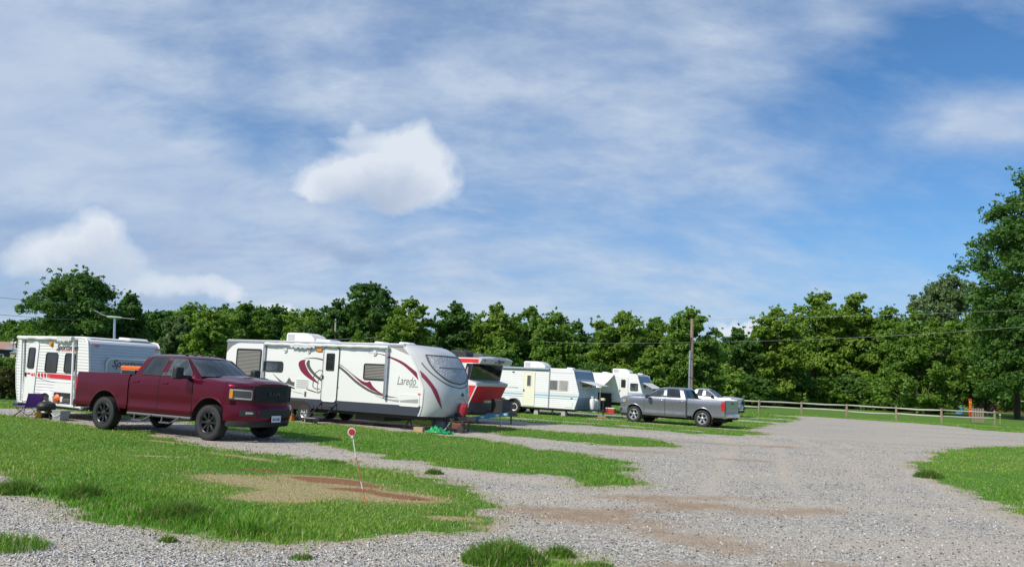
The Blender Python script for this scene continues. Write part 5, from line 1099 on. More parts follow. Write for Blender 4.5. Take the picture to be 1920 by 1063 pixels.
xw = xwindow(t, 3.74, .55, 1.95, 1.34, 1.78, .02, M_creamp, mat('amber_screen', (.16, .11, .07), .5)); xw.rotation_euler = (R(0), R(0), R(90))
mb = MB(); mb.prism([(-.02, -.012), (-.02, .012), (.98, -.20), (.98, -.225)], .45, 2.08); fl = mb.build('window_flap', M_canvas, t); fl.location = (3.70, 0, 1.90)
for y in (.6, 1.95): MB().tube([(3.78, y, 1.45), (4.45, y, 1.76)], .012, 5).build('flap_prop', M_alu, t)
mb = MB(); mb.box(-4.5, 3.6, .15, .25, .28, .38); mb.box(-4.5, 3.6, W_-.25, W_-.15, .28, .38); mb.bar((3.4, .3, .36), (4.9, 1.22, .40), .07, .1); mb.bar((3.4, 2.1, .36), (4.9, 1.22, .40), .07, .1); mb.tube([(4.75, 1.22, .95), (4.75, 1.22, .12)], .035, 8); mb.build('chassis', M_blk2, t)
jack(t, 3.0, .4, .3, .3); jack(t, 2.1, .5, .3, .25)
for y in (.98, 1.46):
    mb = MB(); mb.lathe((4.22, y, .42), (0, 0, 1), [(.001, 0), (.13, .0), (.155, .06), (.155, .46), (.12, .56), (.05, .60), (.05, .64), (.09, .65), (.09, .70), (.001, .70)], 20); mb.build('gas_bottle', M_prop, t)
MB().box(4.62, 4.84, 1.12, 1.34, .92, 1.06).build('jack_handle_cover', M_creamp, t, bevel=.03)

# ---- furthest caravan with its awning out
P = Vector((7.22, 52, 0)); t = caravan('travel_trailer', 'small pale caravan behind the dark grey pickup with its white awning pulled out', P, -28)
cp = [(-4.0, .70), (-4.0, 2.4), (-3.9, 2.50), (1.10, 2.53), (1.20, 2.46), (1.56, 1.32), (1.40, .66)]
MB().prism(cp, 0, 2.4).build('body', M_fifth, t, bevel=.03)
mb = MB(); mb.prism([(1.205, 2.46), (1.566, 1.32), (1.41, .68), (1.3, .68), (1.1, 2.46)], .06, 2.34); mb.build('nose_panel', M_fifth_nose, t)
MB().tube([(1.20, 0, 2.48), (1.565, 0, 1.32), (1.41, 0, .68)], .025, 6).build('corner_trim', M_white, t); MB().tube([(1.20, 2.4, 2.48), (1.565, 2.4, 1.32), (1.41, 2.4, .68)], .025, 6).build('corner_trim', M_white, t)
MB().box(-3.9, 1.1, .1, 2.3, 2.52, 2.55).build('roof', M_roof, t, bevel=.01)
door(t, 0, .60, .76, 2.32, (.14, .44, 1.66, 2.16, .05), M_gel, .04, hx=.06); window(t, .75, 1.27, 1.47, 1.95, .06, gmt=M_glass2, slider=True)
ac_unit(t, -.20, 1.2, 2.55, 1.2, .7, .32); vent(t, 1.0, 1.3, 2.54, .4, .09); vent(t, -1.4, 1.3, 2.54, .5, .09)
xwindow(t, 1.44, .7, 1.9, 1.38, 1.85, .02, M_black, M_glass)
mb = MB(); mb.prism([(0, -.012), (0, .012), (.72, -.33), (.72, -.355)], .42, 2.3); fl = mb.build('window_flap', M_canvas, t); fl.location = (1.44, 0, 2.0)
MB().box(-4.0, 1.35, .2, 2.2, .50, .68).build('chassis', M_blk2, t)
# awning canopy, sloping down towards the viewer
def cnp(u, v): x = -3.6+3.25*u; return (x, -.03-2.3*v, 2.47-.88*v-.06*math.sin(v*math.pi))
MB().grid(cnp, 10, 8).build('awning_canopy', mat('white_canopy', (.78, .78, .76), .8, bump=(3, .2)), t)
for x in (-3.55, -.40): MB().tube([(x, -2.3, 1.62), (x, -2.25, .0)], .022, 6).build('awning_pole', M_alu, t)
MB().tube([(-3.6, -2.33, 1.60), (-.35, -2.33, 1.60)], .05, 8).build('awning_roller', M_white, t)
mb = MB(); mb.grid(lambda u, v: (-1.6+1.2*u+.03*math.sin(v*20), -.25+.03*math.sin(u*30), 0.05+1.2*v), 24, 6); mb.build('shade_curtain', mat('black_mesh', (.02, .02, .022), .8), t)
for x in (-.9, -2.4): wheel(t, (x, .1, .34), .34, .2, -1, M_prop, 'steel', .2)
# ------------------------------------------------------------------ small things round the vehicles
def P3(px, py, Y_): d = ray(px, py); d = d*(Y_/d.y); return Vector((d.x, d.y, d.z+EYE))
def lane(P, s_, y_, z=0, deg=-28): a = R(deg); return Vector((P[0]+s_*math.cos(a)-y_*math.sin(a), P[1]+s_*math.sin(a)+y_*math.cos(a), z))
SP = Vector((-13.92, 24.38, 0)); LP = Vector((-7.05, 28.45, 0)); NP = Vector((.45, 44.43, 0)); RZ = R(-28)
M_purple = mat('purple_fabric', (.16, .055, .42), .75, bump=(30, .3)); M_green = mat('green_tarp', (.008, .30, .075), .35, bump=(12, .8)); M_blue = mat('blue_steel', (.03, .33, .60), .4, var=(6, .25))
M_conc = mat('concrete', (.42, .40, .36), .9, bump=(40, .5), var=(9, .3)); M_plank = mat('raw_timber', (.50, .36, .20), .8, bump=(30, .4), var=(8, .3)); M_rust = mat('rust_red_steel', (.17, .045, .03), .65, var=(9, .5))
t = thing('camp_chair', 'purple folding camp chair facing left beside the small ribbed caravan', 'camping chair', lane(SP, .0, -.45), RZ); t.scale = (.85, .85, .85)
MB().grid(lambda u, v: (-.32+.62*u, -.27+.54*v, .37-.05*math.sin(u*3.14)*math.sin(v*3.14)+.03*(1-u)), 8, 6).build('seat', M_purple, t)
MB().grid(lambda u, v: (.28+.14*u+.03*math.sin(v*3.14), -.27+.54*v, .37+.48*u), 8, 6).build('backrest', M_purple, t)
for s in (-1, 1):
    MB().tube([(-.32, s*.27, .40), (.30, s*.27, .02)], .010, 6).build('leg', M_black, t); MB().tube([(.30, s*.27, .38), (-.32, s*.27, .02)], .010, 6).build('leg', M_black, t)
    MB().tube([(.26, s*.27, .02), (.42, s*.27, .86)], .010, 6).build('back_post', M_black, t)
    MB().grid(lambda u, v: (-.34+.66*u, s*.27-.03+.06*v, .56-.03*math.sin(u*3.14)), 6, 1).build('armrest', M_purple, t)
MB().tube([(-.32, -.27, .02), (-.32, .27, .38)], .009, 6).build('leg', M_black, t); MB().tube([(-.32, .27, .02), (-.32, -.27, .38)], .009, 6).build('leg', M_black, t)
t = thing('camp_grill', 'small black round camping grill between the purple chair and a grey bin', 'grill', lane(SP, .86, -.42), RZ)
MB().lathe((0, 0, .22), (0, 0, 1), [(.001, 0), (.16, .02), (.24, .10), (.25, .16)], 20).build('bowl', M_black, t); MB().lathe((0, 0, .385), (0, 0, 1), [(.255, 0), (.22, .08), (.10, .14), (.001, .15)], 20).build('lid', M_black, t)
for k in range(3): a = k*2.1; MB().tube([(.14*math.cos(a), .14*math.sin(a), .25), (.24*math.cos(a), .24*math.sin(a), 0)], .012, 5).build('leg', M_blk2, t)
t = thing('plastic_bin', 'grey plastic bin under the open hatch of the small ribbed caravan', 'bin', lane(SP, 1.36, -.28), RZ)
MB().loft([[(x*k_, y*k_, z) for x, y in ((-.2, -.15), (.2, -.15), (.2, .15), (-.2, .15))] for z, k_ in ((0, .85), (.26, 1.0), (.265, 1.06), (.29, 1.06))]).build('tub', mat('bin_grey', (.30, .32, .33), .5), t, bevel=.01)
MB().tube([(-.2, -.17, .20), (0, -.19, .12), (.2, -.17, .20)], .01, 5).build('handle', M_wplast, t)
t = thing('toy_bucket', 'small yellow bucket on the grass under the purple chair', 'bucket', lane(SP, .26, -.25), RZ); MB().lathe((0, 0, 0), (0, 0, 1), [(.001, 0), (.07, 0), (.10, .16), (.095, .16), (.065, .01)], 14).build('pail', mat('yellow_plastic', (.75, .42, .02), .5), t); MB().tube([(-.1, 0, .16), (0, .02, .22), (.1, 0, .16)], .006, 5).build('handle', M_white, t)
# by the long caravan
t = thing('concrete_block', 'hollow concrete block on the ground under the steps of the long caravan', 'concrete block', lane(LP, .86, -.62), RZ+.1)
mb = MB(); mb.box(-.2, .2, -.10, .10, .0, .03); mb.box(-.2, .2, -.10, .10, .16, .19)
for x in (-.2, -.015, .17): mb.box(x, x+.03, -.10, .10, .03, .16)
mb.build('block', M_conc, t)
o = MB().prism([(-.10, 0), (-.12, .06), (-.08, .22), (.07, .24), (.12, .08), (.10, 0)], -.09, .09).build('orange_bag', mat('orange_cloth', (.62, .17, .03), .7), None, bevel=.03); o.location = lane(LP, -.47, -.16); o.rotation_euler = (0, 0, RZ); tag(o, 'orange bag on the ground between the maroon pickup and a caravan wheel', 'bag')
o = MB().box(-.16, .16, -.09, .09, 0, .15).build('wood_block', M_plank, None, bevel=.008); o.location = lane(LP, 5.02, -.25); o.rotation_euler = (0, 0, RZ+.15); tag(o, 'short pale timber block on the gravel below the rounded caravan nose', 'wood block')
mb = MB(); mb.grid(lambda u, v: ((-.42+.84*u), (-.24+.48*v), max(0.0, (.02+.17*math.sin(min(1, u*1.25+.05)*3.1)**1.5*math.sin(v*3.14)**.6*(1-.62*u)+.07*math.sin(u*17+v*5)*math.sin(v*13+u*3)*math.sin(v*3.14)+.04*math.sin(u*31-v*11)*math.sin(v*3.14)))), 30, 18)
o = mb.build('crumpled_tarp', M_green, None, angle=60); o.location = lane(LP, 5.72, -.10, .005); o.rotation_euler = (0, 0, RZ); tag(o, 'crumpled bright green tarp on the ground by the trailer tongue', 'tarp')
t = thing('storage_tote', 'blue grey storage tote under the tongue of the long caravan', 'tote', lane(LP, 5.02, .95), RZ)
MB().loft([[(x*k_, y*k_, z) for x, y in ((-.24, -.17), (.24, -.17), (.24, .17), (-.24, .17))] for z, k_ in ((0, .9), (.30, 1.0))]).build('tub', mat('tote_blue_grey', (.17, .21, .27), .5), t, bevel=.02); MB().box(-.26, .26, -.19, .19, .302, .33).build('lid', mat('tote_lid', (.22, .26, .32), .5), t, bevel=.01)
t = thing('generator', 'rust red portable generator with a black wheel, under the trailer tongue', 'generator', lane(LP, 5.84, .85), RZ)
MB().box(-.20, .16, -.15, .15, .10, .30).build('engine', M_rust, t, bevel=.03); MB().tube([(-.26, -.17, .03), (-.26, -.17, .36), (.24, -.17, .36), (.24, -.17, .03)], .014, 6).build('frame', M_black, t); MB().tube([(-.26, .17, .03), (-.26, .17, .36), (.24, .17, .36), (.24, .17, .03)], .014, 6).build('frame', M_black, t)
MB().lathe((.20, -.20, .12), (0, -1, 0), [(.05, 0), (.12, .0), (.12, .06), (.06, .07), (.001, .07)], 18).build('wheel', M_rubber, t); MB().tube([(-.30, -.1, .30), (-.42, -.16, .10), (-.46, -.2, .02)], .012, 5).build('cable', M_wplast, t)
for a_, b_ in (((5.35, .95, .46), (5.6, .8, .05)), ((5.5, 1.1, .45), (5.75, .75, .02))): pass
o = MB().tube([(0, 0, .45), (.15, -.2, .15), (.30, -.35, .03), (.55, -.40, .02), (.8, -.2, .03)], .014, 6).build('power_cord', M_black, None); o.location = lane(LP, 5.3, .9); o.rotation_euler = (0, 0, RZ); tag(o, 'black power cord hanging from the tongue of the long caravan', 'cord')
t = thing('tow_bar', 'bright blue steel tow bar propped on a small red jack', 'tow bar', (-1.30, 28.9, .34), 0)
t.rotation_euler = (0, -math.atan2(.24, 1.5), 0)
MB().box(0, 1.42, -.05, .05, -.055, .055).build('beam', M_blue, t, bevel=.01); MB().prism([(1.40, -.06), (1.40, .07), (1.52, .09), (1.68, .04), (1.66, -.05), (1.50, -.07)], -.06, .06).build('coupler', M_black, t, bevel=.012)
for x in (.42, .95, 1.22): MB().box(x, x+.12, -.054, -.0505, -.03, .035).build('sticker', M_white, t)
MB().box(-.05, .10, -.06, .06, -.04, .04).build('hinge', M_blk2, t)
t2 = thing('bottle_jack', 'small red jack standing on gravel under the blue tow bar', 'jack', (-.16, 28.9, 0)); MB().tube([(0, 0, .02), (0, 0, .44)], .022, 8).build('post', M_alu, t2); MB().lathe((0, 0, 0), (0, 0, 1), [(.15, 0), (.14, .02), (.03, .07), (.001, .07)], 4).build('foot', M_rust, t2, smooth=False)
# under the striped caravan
for i, (s_, y_, lab) in enumerate(((2.92, .25, 'white concrete footing block under the front half of the blue striped caravan'), (1.25, .3, 'white concrete footing block behind the wheels of the blue striped caravan'))):
    o = MB().loft([[(x*k_, y*k_, z) for x, y in ((-.13, -.13), (.13, -.13), (.13, .13), (-.13, .13))] for z, k_ in ((0, 1), (.12, .95), (.29, .72))]).build('footing_block', M_conc, None, bevel=.01); o.location = lane(NP, s_, y_, 0, -30); o.rotation_euler = (0, 0, R(-30)); tag(o, lab, 'concrete block')
t = thing('wood_stack', 'little stack of brown boards under the gas bottles of the blue striped caravan', 'wood stack', lane(NP, 4.78, 1.15, 0, -30), R(-30))
for k in range(3): o = MB().box(-.26+.02*k, .26-.01*k, -.2, .2, k*.042, k*.042+.038).build('board', mat('brown_board', (.36, .20, .10), .8), t, bevel=.004)
o = MB().box(-1.2, 1.2, -.09, .09, 0, .05).build('board', M_plank, None); o.location = lane(NP, 2.0, 1.3, 0, -30); o.rotation_euler = (0, 0, R(-30)); tag(o, 'long pale board on the grass under the blue striped caravan', 'board')
# under the awning of the furthest caravan
FP = Vector((7.22, 52, 0))
t = thing('trash_can', 'pale grey bin in the shade under the pulled out awning', 'bin', lane(FP, -1.15, -1.1)); MB().lathe((0, 0, 0), (0, 0, 1), [(.001, 0), (.18, 0), (.22, .60), (.225, .62)], 18).build('body', mat('pale_bin', (.50, .52, .56), .5), t); MB().lathe((0, 0, .63), (0, 0, 1), [(.24, 0), (.24, .03), (.1, .08), (.001, .09)], 18).build('lid', M_ltdecal, t)
t = thing('cooler', 'red cooler box with a white lid beside the furthest awning pole', 'cooler', lane(FP, .05, -1.5), RZ); MB().box(-.28, .28, -.17, .17, 0, .30).build('body', mat('cooler_red', (.45, .03, .03), .5), t, bevel=.02); MB().box(-.29, .29, -.18, .18, .302, .36).build('lid', M_wplast, t, bevel=.015)
o = MB().lathe((0, 0, 0), (0, 0, 1), [(.14, 0), (.17, .08), (.12, .24), (.03, .32), (.001, .33)], 10).build('white_sack', M_wplast, None); o.location = lane(FP, -1.75, -2.0); tag(o, 'small white sack on the gravel in front of the black mesh curtain', 'sack')
# ------------------------------------------------------------------ reflector stake
t = thing('reflector_stake', 'thin leaning stake with a round red reflector in the dried grass patch', 'marker stake', (-1.84, 11.14, 0))
MB().tube([(0, 0, 0), (-.055, 0, .20)], .007, 7).build('lower_rod', M_orange, t); MB().tube([(-.055, 0, .20), (-.085, 0, .30)], .0085, 7).build('middle_rod', M_wplast, t)
MB().tube([(-.085, 0, .30), (-.175, 0, .62)], .007, 7).build('upper_rod', mat('faded_orange', (.62, .18, .08), .6), t); MB().tube([(-.175, 0, .62), (-.24, 0, .90)], .0085, 7).build('tip_rod', M_wplast, t)
dn = Vector((.12, -1, .05)).normalized(); c_ = Vector((-.255, -.012, .955))
r_ = MB().lathe(c_, dn, [(.001, -.006), (.054, -.006), (.056, 0), (.054, .005), (.001, .006)], 28).build('reflector_back', M_wplast, t)
MB().lathe(c_+dn*.007, dn, [(.043, -.002), (.043, .003), (.001, .005)], 28).build('reflector', M_stripe, r_)
MB().box(-.262, -.232, -.02, .0, .875, .915).build('clip', M_wplast, t)
# ------------------------------------------------------------------ rail fence
FW = [(13.5, 71.5), (17.6, 70.8), (21.9, 70), (25.6, 70), (29.2, 69.3), (33.1, 68.6), (35.9, 66.6), (40.9, 67.6)]
t = thing('rail_fence', 'weathered two rail wooden fence along the far edge of the gravel lot', 'fence'); rf = random.Random(5)
for i, (x, y) in enumerate(FW):
    h_ = 1.12+.03*(i > 5); o = MB().prism([(-.075, -.05), (-.07, h_-.05), (-.03, h_+.02), (.06, h_), (.075, -.05)], -.06, .06).build('post', M_wood, t, bevel=.012); o.location = (x, y, 0); o.rotation_euler = (0, rf.uniform(-.03, .03), rf.uniform(-.3, .3))
M_rail = mat('silvery_rail', (.56, .52, .44), .8, bump=(20, .4), var=(4, .35))
for i in range(len(FW)-1):
    for z in (1.0, .52):
        a_ = Vector((*FW[i], z+rf.uniform(-.04, .04))); b_ = Vector((*FW[i+1], z+rf.uniform(-.04, .04))); m_ = (a_+b_)/2+Vector((0, 0, rf.uniform(-.05, .02)))
        MB().tube([a_, a_*.7+m_*.3, m_, b_*.7+m_*.3, b_], [.045, .062, .068, .06, .042], 7).build('rail', M_rail, t)
t = thing('wooden_pallet', 'grey weathered slatted pallet standing behind the last fence post', 'pallet', (40.35, 68.9, 0), -.1)
for k in range(5): MB().box(-.55+.2*k, -.42+.2*k, -.02, .02, .12, 1.30-.03*(k % 2)).build('slat', M_wood, t)
for z in (.35, 1.0): MB().box(-.56, .52, .02, .06, z, z+.10).build('cross_board', M_wood, t)
t = thing('banner', 'narrow bright orange banner with yellow marks behind the fence end', 'banner', (39.9, 69.4, 0)); MB().tube([(0, .03, 0), (0, .03, 2.1)], .02, 6).build('pole', M_rust, t)
MB().grid(lambda u, v: (-.14+.28*u, .0+.03*math.sin(v*7+u*2), .55+1.5*v), 4, 12).build('cloth', mat('banner_orange', (.75, .06, .01), .6), t)
for k in range(3): text('lettering', 'NEW'[k], .34, mat('banner_yellow', (.80, .48, .02), .6), t, (-.10, -.045, 1.62-.36*k), (R(90), 0, 0), 0, .002, .8, .01)
t = thing('survey_stake', 'thin pale stake with a white cap on the grass right of the fence end', 'stake', (42.8, 70, 0)); MB().tube([(0, 0, 0), (.02, 0, .78)], .022, 6).build('rod', M_plank, t); MB().lathe((.02, 0, .78), (0, 0, 1), [(.07, 0), (.07, .07), (.001, .09)], 10).build('cap', M_wplast, t)
# ------------------------------------------------------------------ poles and wires
def pole(name, label, base_, top, r, m, cat='utility pole'):
    t = thing(name, label, cat, base_, 0, None); MB().tube([(0, 0, -.2), tuple((Vector(top)-Vector(base_)))], [r, r*.72], 10).build('pole', m, t); return t
b_ = P3(1295, 772, 60); b_.z = 0; tp = P3(1298, 598, 60); t = pole('utility_pole', 'tall wooden utility pole with a silver conduit, behind the dark grey pickup', b_, tp, .16, mat('pole_wood', (.30, .22, .15), .85, bump=(20, .5), var=(3, .4)))
MB().tube([(-.20, -.10, 0), (-.17, -.12, 4.6)], .075, 8).build('conduit', M_alu, t); MB().tube([(-.17, -.12, 4.6), (-.12, -.14, 5.6)], .035, 6).build('riser', M_black, t)
for z in (1.2, 2.6, 4.0): MB().box(-.30, .14, -.19, -.17, z, z+.05).build('strap', M_grayst, t)
MB().tube([(-.1, 0, 5.75), (-.42, -.05, 5.9)], .025, 6).build('bracket', M_alu, t)
b_ = P3(629, 700, 90); b_.z = 0; pole('utility_pole', 'plain grey pole rising behind the roof of the long caravan', b_, P3(629.5, 598, 90), .14, mat('grey_pole', (.42, .41, .38), .8))
b_ = P3(772, 700, 84); b_.z = 0; t = pole('utility_pole', 'dark thin pole with a small white box before the trees behind the rounded caravan nose', b_, P3(774, 604, 84), .10, mat('dark_pole', (.10, .085, .07), .9)); q = P3(770, 627, 84)-t.location; MB().box(q.x-.12, q.x+.14, q.y-.3, q.y-.1, q.z-.35, q.z+.35).build('service_box', M_wplast, t)
b_ = P3(213, 745, 40); b_.z = 0; t = pole('lamp_post', 'pale post topped by a flat white lamp head behind the small ribbed caravan', b_, P3(215, 597, 40), .075, M_alu, 'lamp post'); q = P3(215, 595, 40)-t.location
MB().lathe(q, (0, 0, 1), [(.001, -.05), (.30, -.04), (.38, 0), (.30, .04), (.001, .05)], 20).build('lamp_head', M_wplast, t)
MB().tube([q, q+Vector((-.55, 0, .08)), q+Vector((-1.05, 0, .30))], .018, 5).build('antenna_arm', M_alu, t); MB().tube([q, q+Vector((.6, 0, -.02)), q+Vector((1.0, 0, -.04))], .012, 5).build('antenna_arm', M_alu, t)
def wire(pts, r, label, sag=.0):
    o = MB().tube(pts, r, 5).build('wire', mat('cable', (.34, .35, .34), .6), None); return tag(o, label, 'wire')
def span(a, b, sag, n=14): a, b = Vector(a), Vector(b); return [a*(1-k/n)+b*(k/n)-Vector((0, 0, sag*4*(k/n)*(1-k/n))) for k in range(n+1)]
wire(span(P3(1298, 599, 60), P3(2150, 570, 48), .15), .006, 'upper thin wire from the pole top across the right hand trees')
wire(span(P3(1297, 641, 60), P3(2150, 592, 46), .35), .0065, 'lower thin wire from the pole across the right hand trees')
wire(span(P3(1297, 641, 60), P3(1000, 640, 66), .12), .0065, 'thin wire running left from the pole across the trees')
wire(span(P3(-150, 541, 55), P3(150, 570, 70), .1), .016, 'upper wire against the sky at the far left')
wire(span(P3(-150, 575, 55), P3(150, 600, 70), .1), .016, 'lower wire against the sky at the far left')
wire(span(P3(772, 628, 84), P3(430, 640, 90), .2), .016, 'thin wire before the trees above the long caravan')
# ------------------------------------------------------------------ outbuildings
M_darkwall = mat('dark_wall', (.035, .04, .055), .8); M_tin = mat('tin_roof', (.40, .45, .50), .45, .4, var=(1.5, .3)); M_rusttin = mat('rusty_tin_roof', (.42, .25, .18), .7, var=(2, .4)); M_tan = mat('tan_boards', (.48, .40, .26), .8, var=(3, .3))
a0 = P3(-70, 700, 85); a1 = P3(42, 700, 85); t = thing('outbuilding', 'dark walled outbuilding with a half rusty tin roof at the far left', 'shed', (a0.x, 85, 0)); Lb = a1.x-a0.x
MB().box(0, Lb, 0, 6, 0, 2.55).build('wall', M_darkwall, t); xm_ = P3(14, 650, 85).x-a0.x
for nm, xa, xb, m_ in (('roof', -.3, xm_, M_rusttin), ('roof', xm_, Lb+.3, M_tin)):
    mb = MB(); mb.add([(xa, -.5, 2.55), (xb, -.5, 2.55), (xb, 3, 3.35), (xa, 3, 3.35), (xa, 6.5, 2.55), (xb, 6.5, 2.55), (xa, 3, 3.27), (xb, 3, 3.27), (xa, -.5, 2.47), (xb, -.5, 2.47), (xa, 6.5, 2.47), (xb, 6.5, 2.47)], [(0, 1, 2, 3), (3, 2, 5, 4), (8, 9, 7, 6), (6, 7, 11, 10), (0, 8, 9, 1), (4, 5, 11, 10), (0, 3, 6, 8), (1, 2, 7, 9), (3, 4, 10, 6), (2, 5, 11, 7)])
    mb.build(nm, m_, t, smooth=False)
wx = P3(1, 670, 85).x-a0.x; o = window(t, wx-.45, wx+.30, 1.0, 2.0, .02, fm=M_white, gmt=M_glass, fw=.07)
a2 = P3(16, 690, 82); t = thing('tool_shed', 'small tan garden shed with an open dark doorway at the far left', 'shed', (a2.x, 82, 0)); wd_ = P3(37, 690, 82).x-a2.x
MB().box(0, wd_, 0, 1.6, 0, 2.15).build('wall', M_tan, t); MB().prism([(-.08, 2.15), (wd_/2, 2.45), (wd_+.08, 2.15)], -.1, 1.7).build('roof', M_tin, t, smooth=False); MB().box(wd_*.42, wd_*.85, -.02, .005, .1, 1.95).build('doorway', M_under, t)
o = MB().box(0, .30, -.04, 0, 0, 1.75).build('white_board', M_white, None); o.location = (a2.x+wd_*.40, 81.7, 0); o.rotation_euler = (-.10, .12, 0); tag(o, 'long white board leaning on the small tan shed', 'board')
q = P3(26, 640, 84); t = thing('satellite_dish', 'white satellite dish on a post above the outbuilding roof at far left', 'satellite dish', (q.x, 84, 0)); MB().tube([(0, 0, 0), (0, 0, q.z)], .03, 6).build('post', M_grayst, t); MB().lathe((0, 0, q.z), (.3, -1, .35), [(.001, -.06), (.15, -.04), (.30, .03), (.29, .04), (.001, -.04)], 20).build('dish', M_wplast, t)
t = thing('brick_house', 'dark red brick house half hidden under the trees at far right', 'house', (P3(1868, 750, 165).x, 165, 0)); MB().box(0, 26, 0, 8, 0, 2.6).build('wall', mat('dark_brick', (.20, .075, .05), .85, bump=(3, .5)), t); MB().prism([(-.4, 2.6), (3, 4.4), (23, 4.4), (26.4, 2.6)], -.5, 8.5).build('roof', mat('dark_shingle', (.09, .08, .08), .9), t, smooth=False)
MB().box(-.3, 26.3, -.56, -.50, 2.42, 2.6).build('fascia', M_wplast, t)
for x in (2.5, 7, 12): MB().box(x, x+1.1, -.03, .01, .9, 2.1).build('window', M_white, t)
t = thing('blue_drum', 'tiny blue and white drum on the far lawn under the right hand trees', 'drum', (P3(1799, 752, 120).x, 120, 0)); MB().lathe((0, 0, 0), (0, 0, 1), [(.001, 0), (.55, 0), (.55, .9), (.001, .92)], 14).build('body', mat('drum_blue', (.08, .25, .55), .5), t); MB().lathe((0, 0, .30), (0, 0, 1), [(.56, 0), (.56, .2)], 14).build('band', M_wplast, t)

# ------------------------------------------------------------------ trees
def leaves(cx, cy, cz, cr, per, size, cols, tone, squash=.8, up=.35, wts=True):
    """leaf faces round clump centres; returns V,F,C"""
    cnt = np.maximum(6, (per*len(cx)*cr**2/np.sum(cr**2))).astype(int); i = np.repeat(np.arange(len(cx)), cnt); n = len(i)
    d = rng.normal(0, 1, (n, 3)); d /= np.linalg.norm(d, axis=1)[:, None]; rad = cr[i]*(.30+.62*rng.uniform(0, 1, n)**.6+.22*np.abs(rng.normal(0, 1, n)))
    ax = rng.normal(0, 1, (len(cx), 3)); ax[:, 2] = ax[:, 2]*.6+.3; ax /= np.linalg.norm(ax, axis=1)[:, None]
    st_ = rng.uniform(.0, .75, len(cx)); off = d*rad[:, None]*np.array([1, 1, squash]); off += ax[i]*(np.sum(off*ax[i], 1)*st_[i])[:, None]
    p = np.stack([cx[i], cy[i], cz[i]], 1)+off
    nr = d*.8+rng.normal(0, .6, (n, 3)); nr[:, 2] += up; nr /= np.linalg.norm(nr, axis=1)[:, None]
    a = np.cross(nr, rng.normal(0, 1, (n, 3))); a /= np.linalg.norm(a, axis=1)[:, None]; b = np.cross(nr, a)
    s = size*rng.uniform(.5, 1.35, n)[:, None]
    V = np.stack([p-a*s*.9, p-b*s*.42+nr*s*.12, p+a*s*.9-nr*s*.10, p+b*s*.42+nr*s*.12], 1).reshape(-1, 3)
    F = np.arange(n*4).reshape(-1, 4)
    u = np.clip(rng.uniform(0, 1, n)*.6+tone[i]*.4, 0, 1)[:, None]; c = np.array(cols[0])*(1-u)+np.array(cols[1])*u
    return V, F, np.repeat(np.concatenate([c, np.ones((n, 1))], 1)[:, None], 4, 1).reshape(-1, 4)
M_bark = mat('bark', (.10, .08, .06), .95, bump=(6, .8), var=(3, .5))
KIND = {'dark': ((.045, .115, .024), (.13, .25, .05)), 'mid': ((.07, .155, .022), (.22, .36, .055)), 'yellow': ((.10, .19, .022), (.27, .39, .055)), 'grey': ((.075, .135, .05), (.20, .28, .12)), 'bright': ((.09, .185, .022), (.27, .40, .06)), 'brown': ((.06, .075, .02), (.16, .15, .05))}
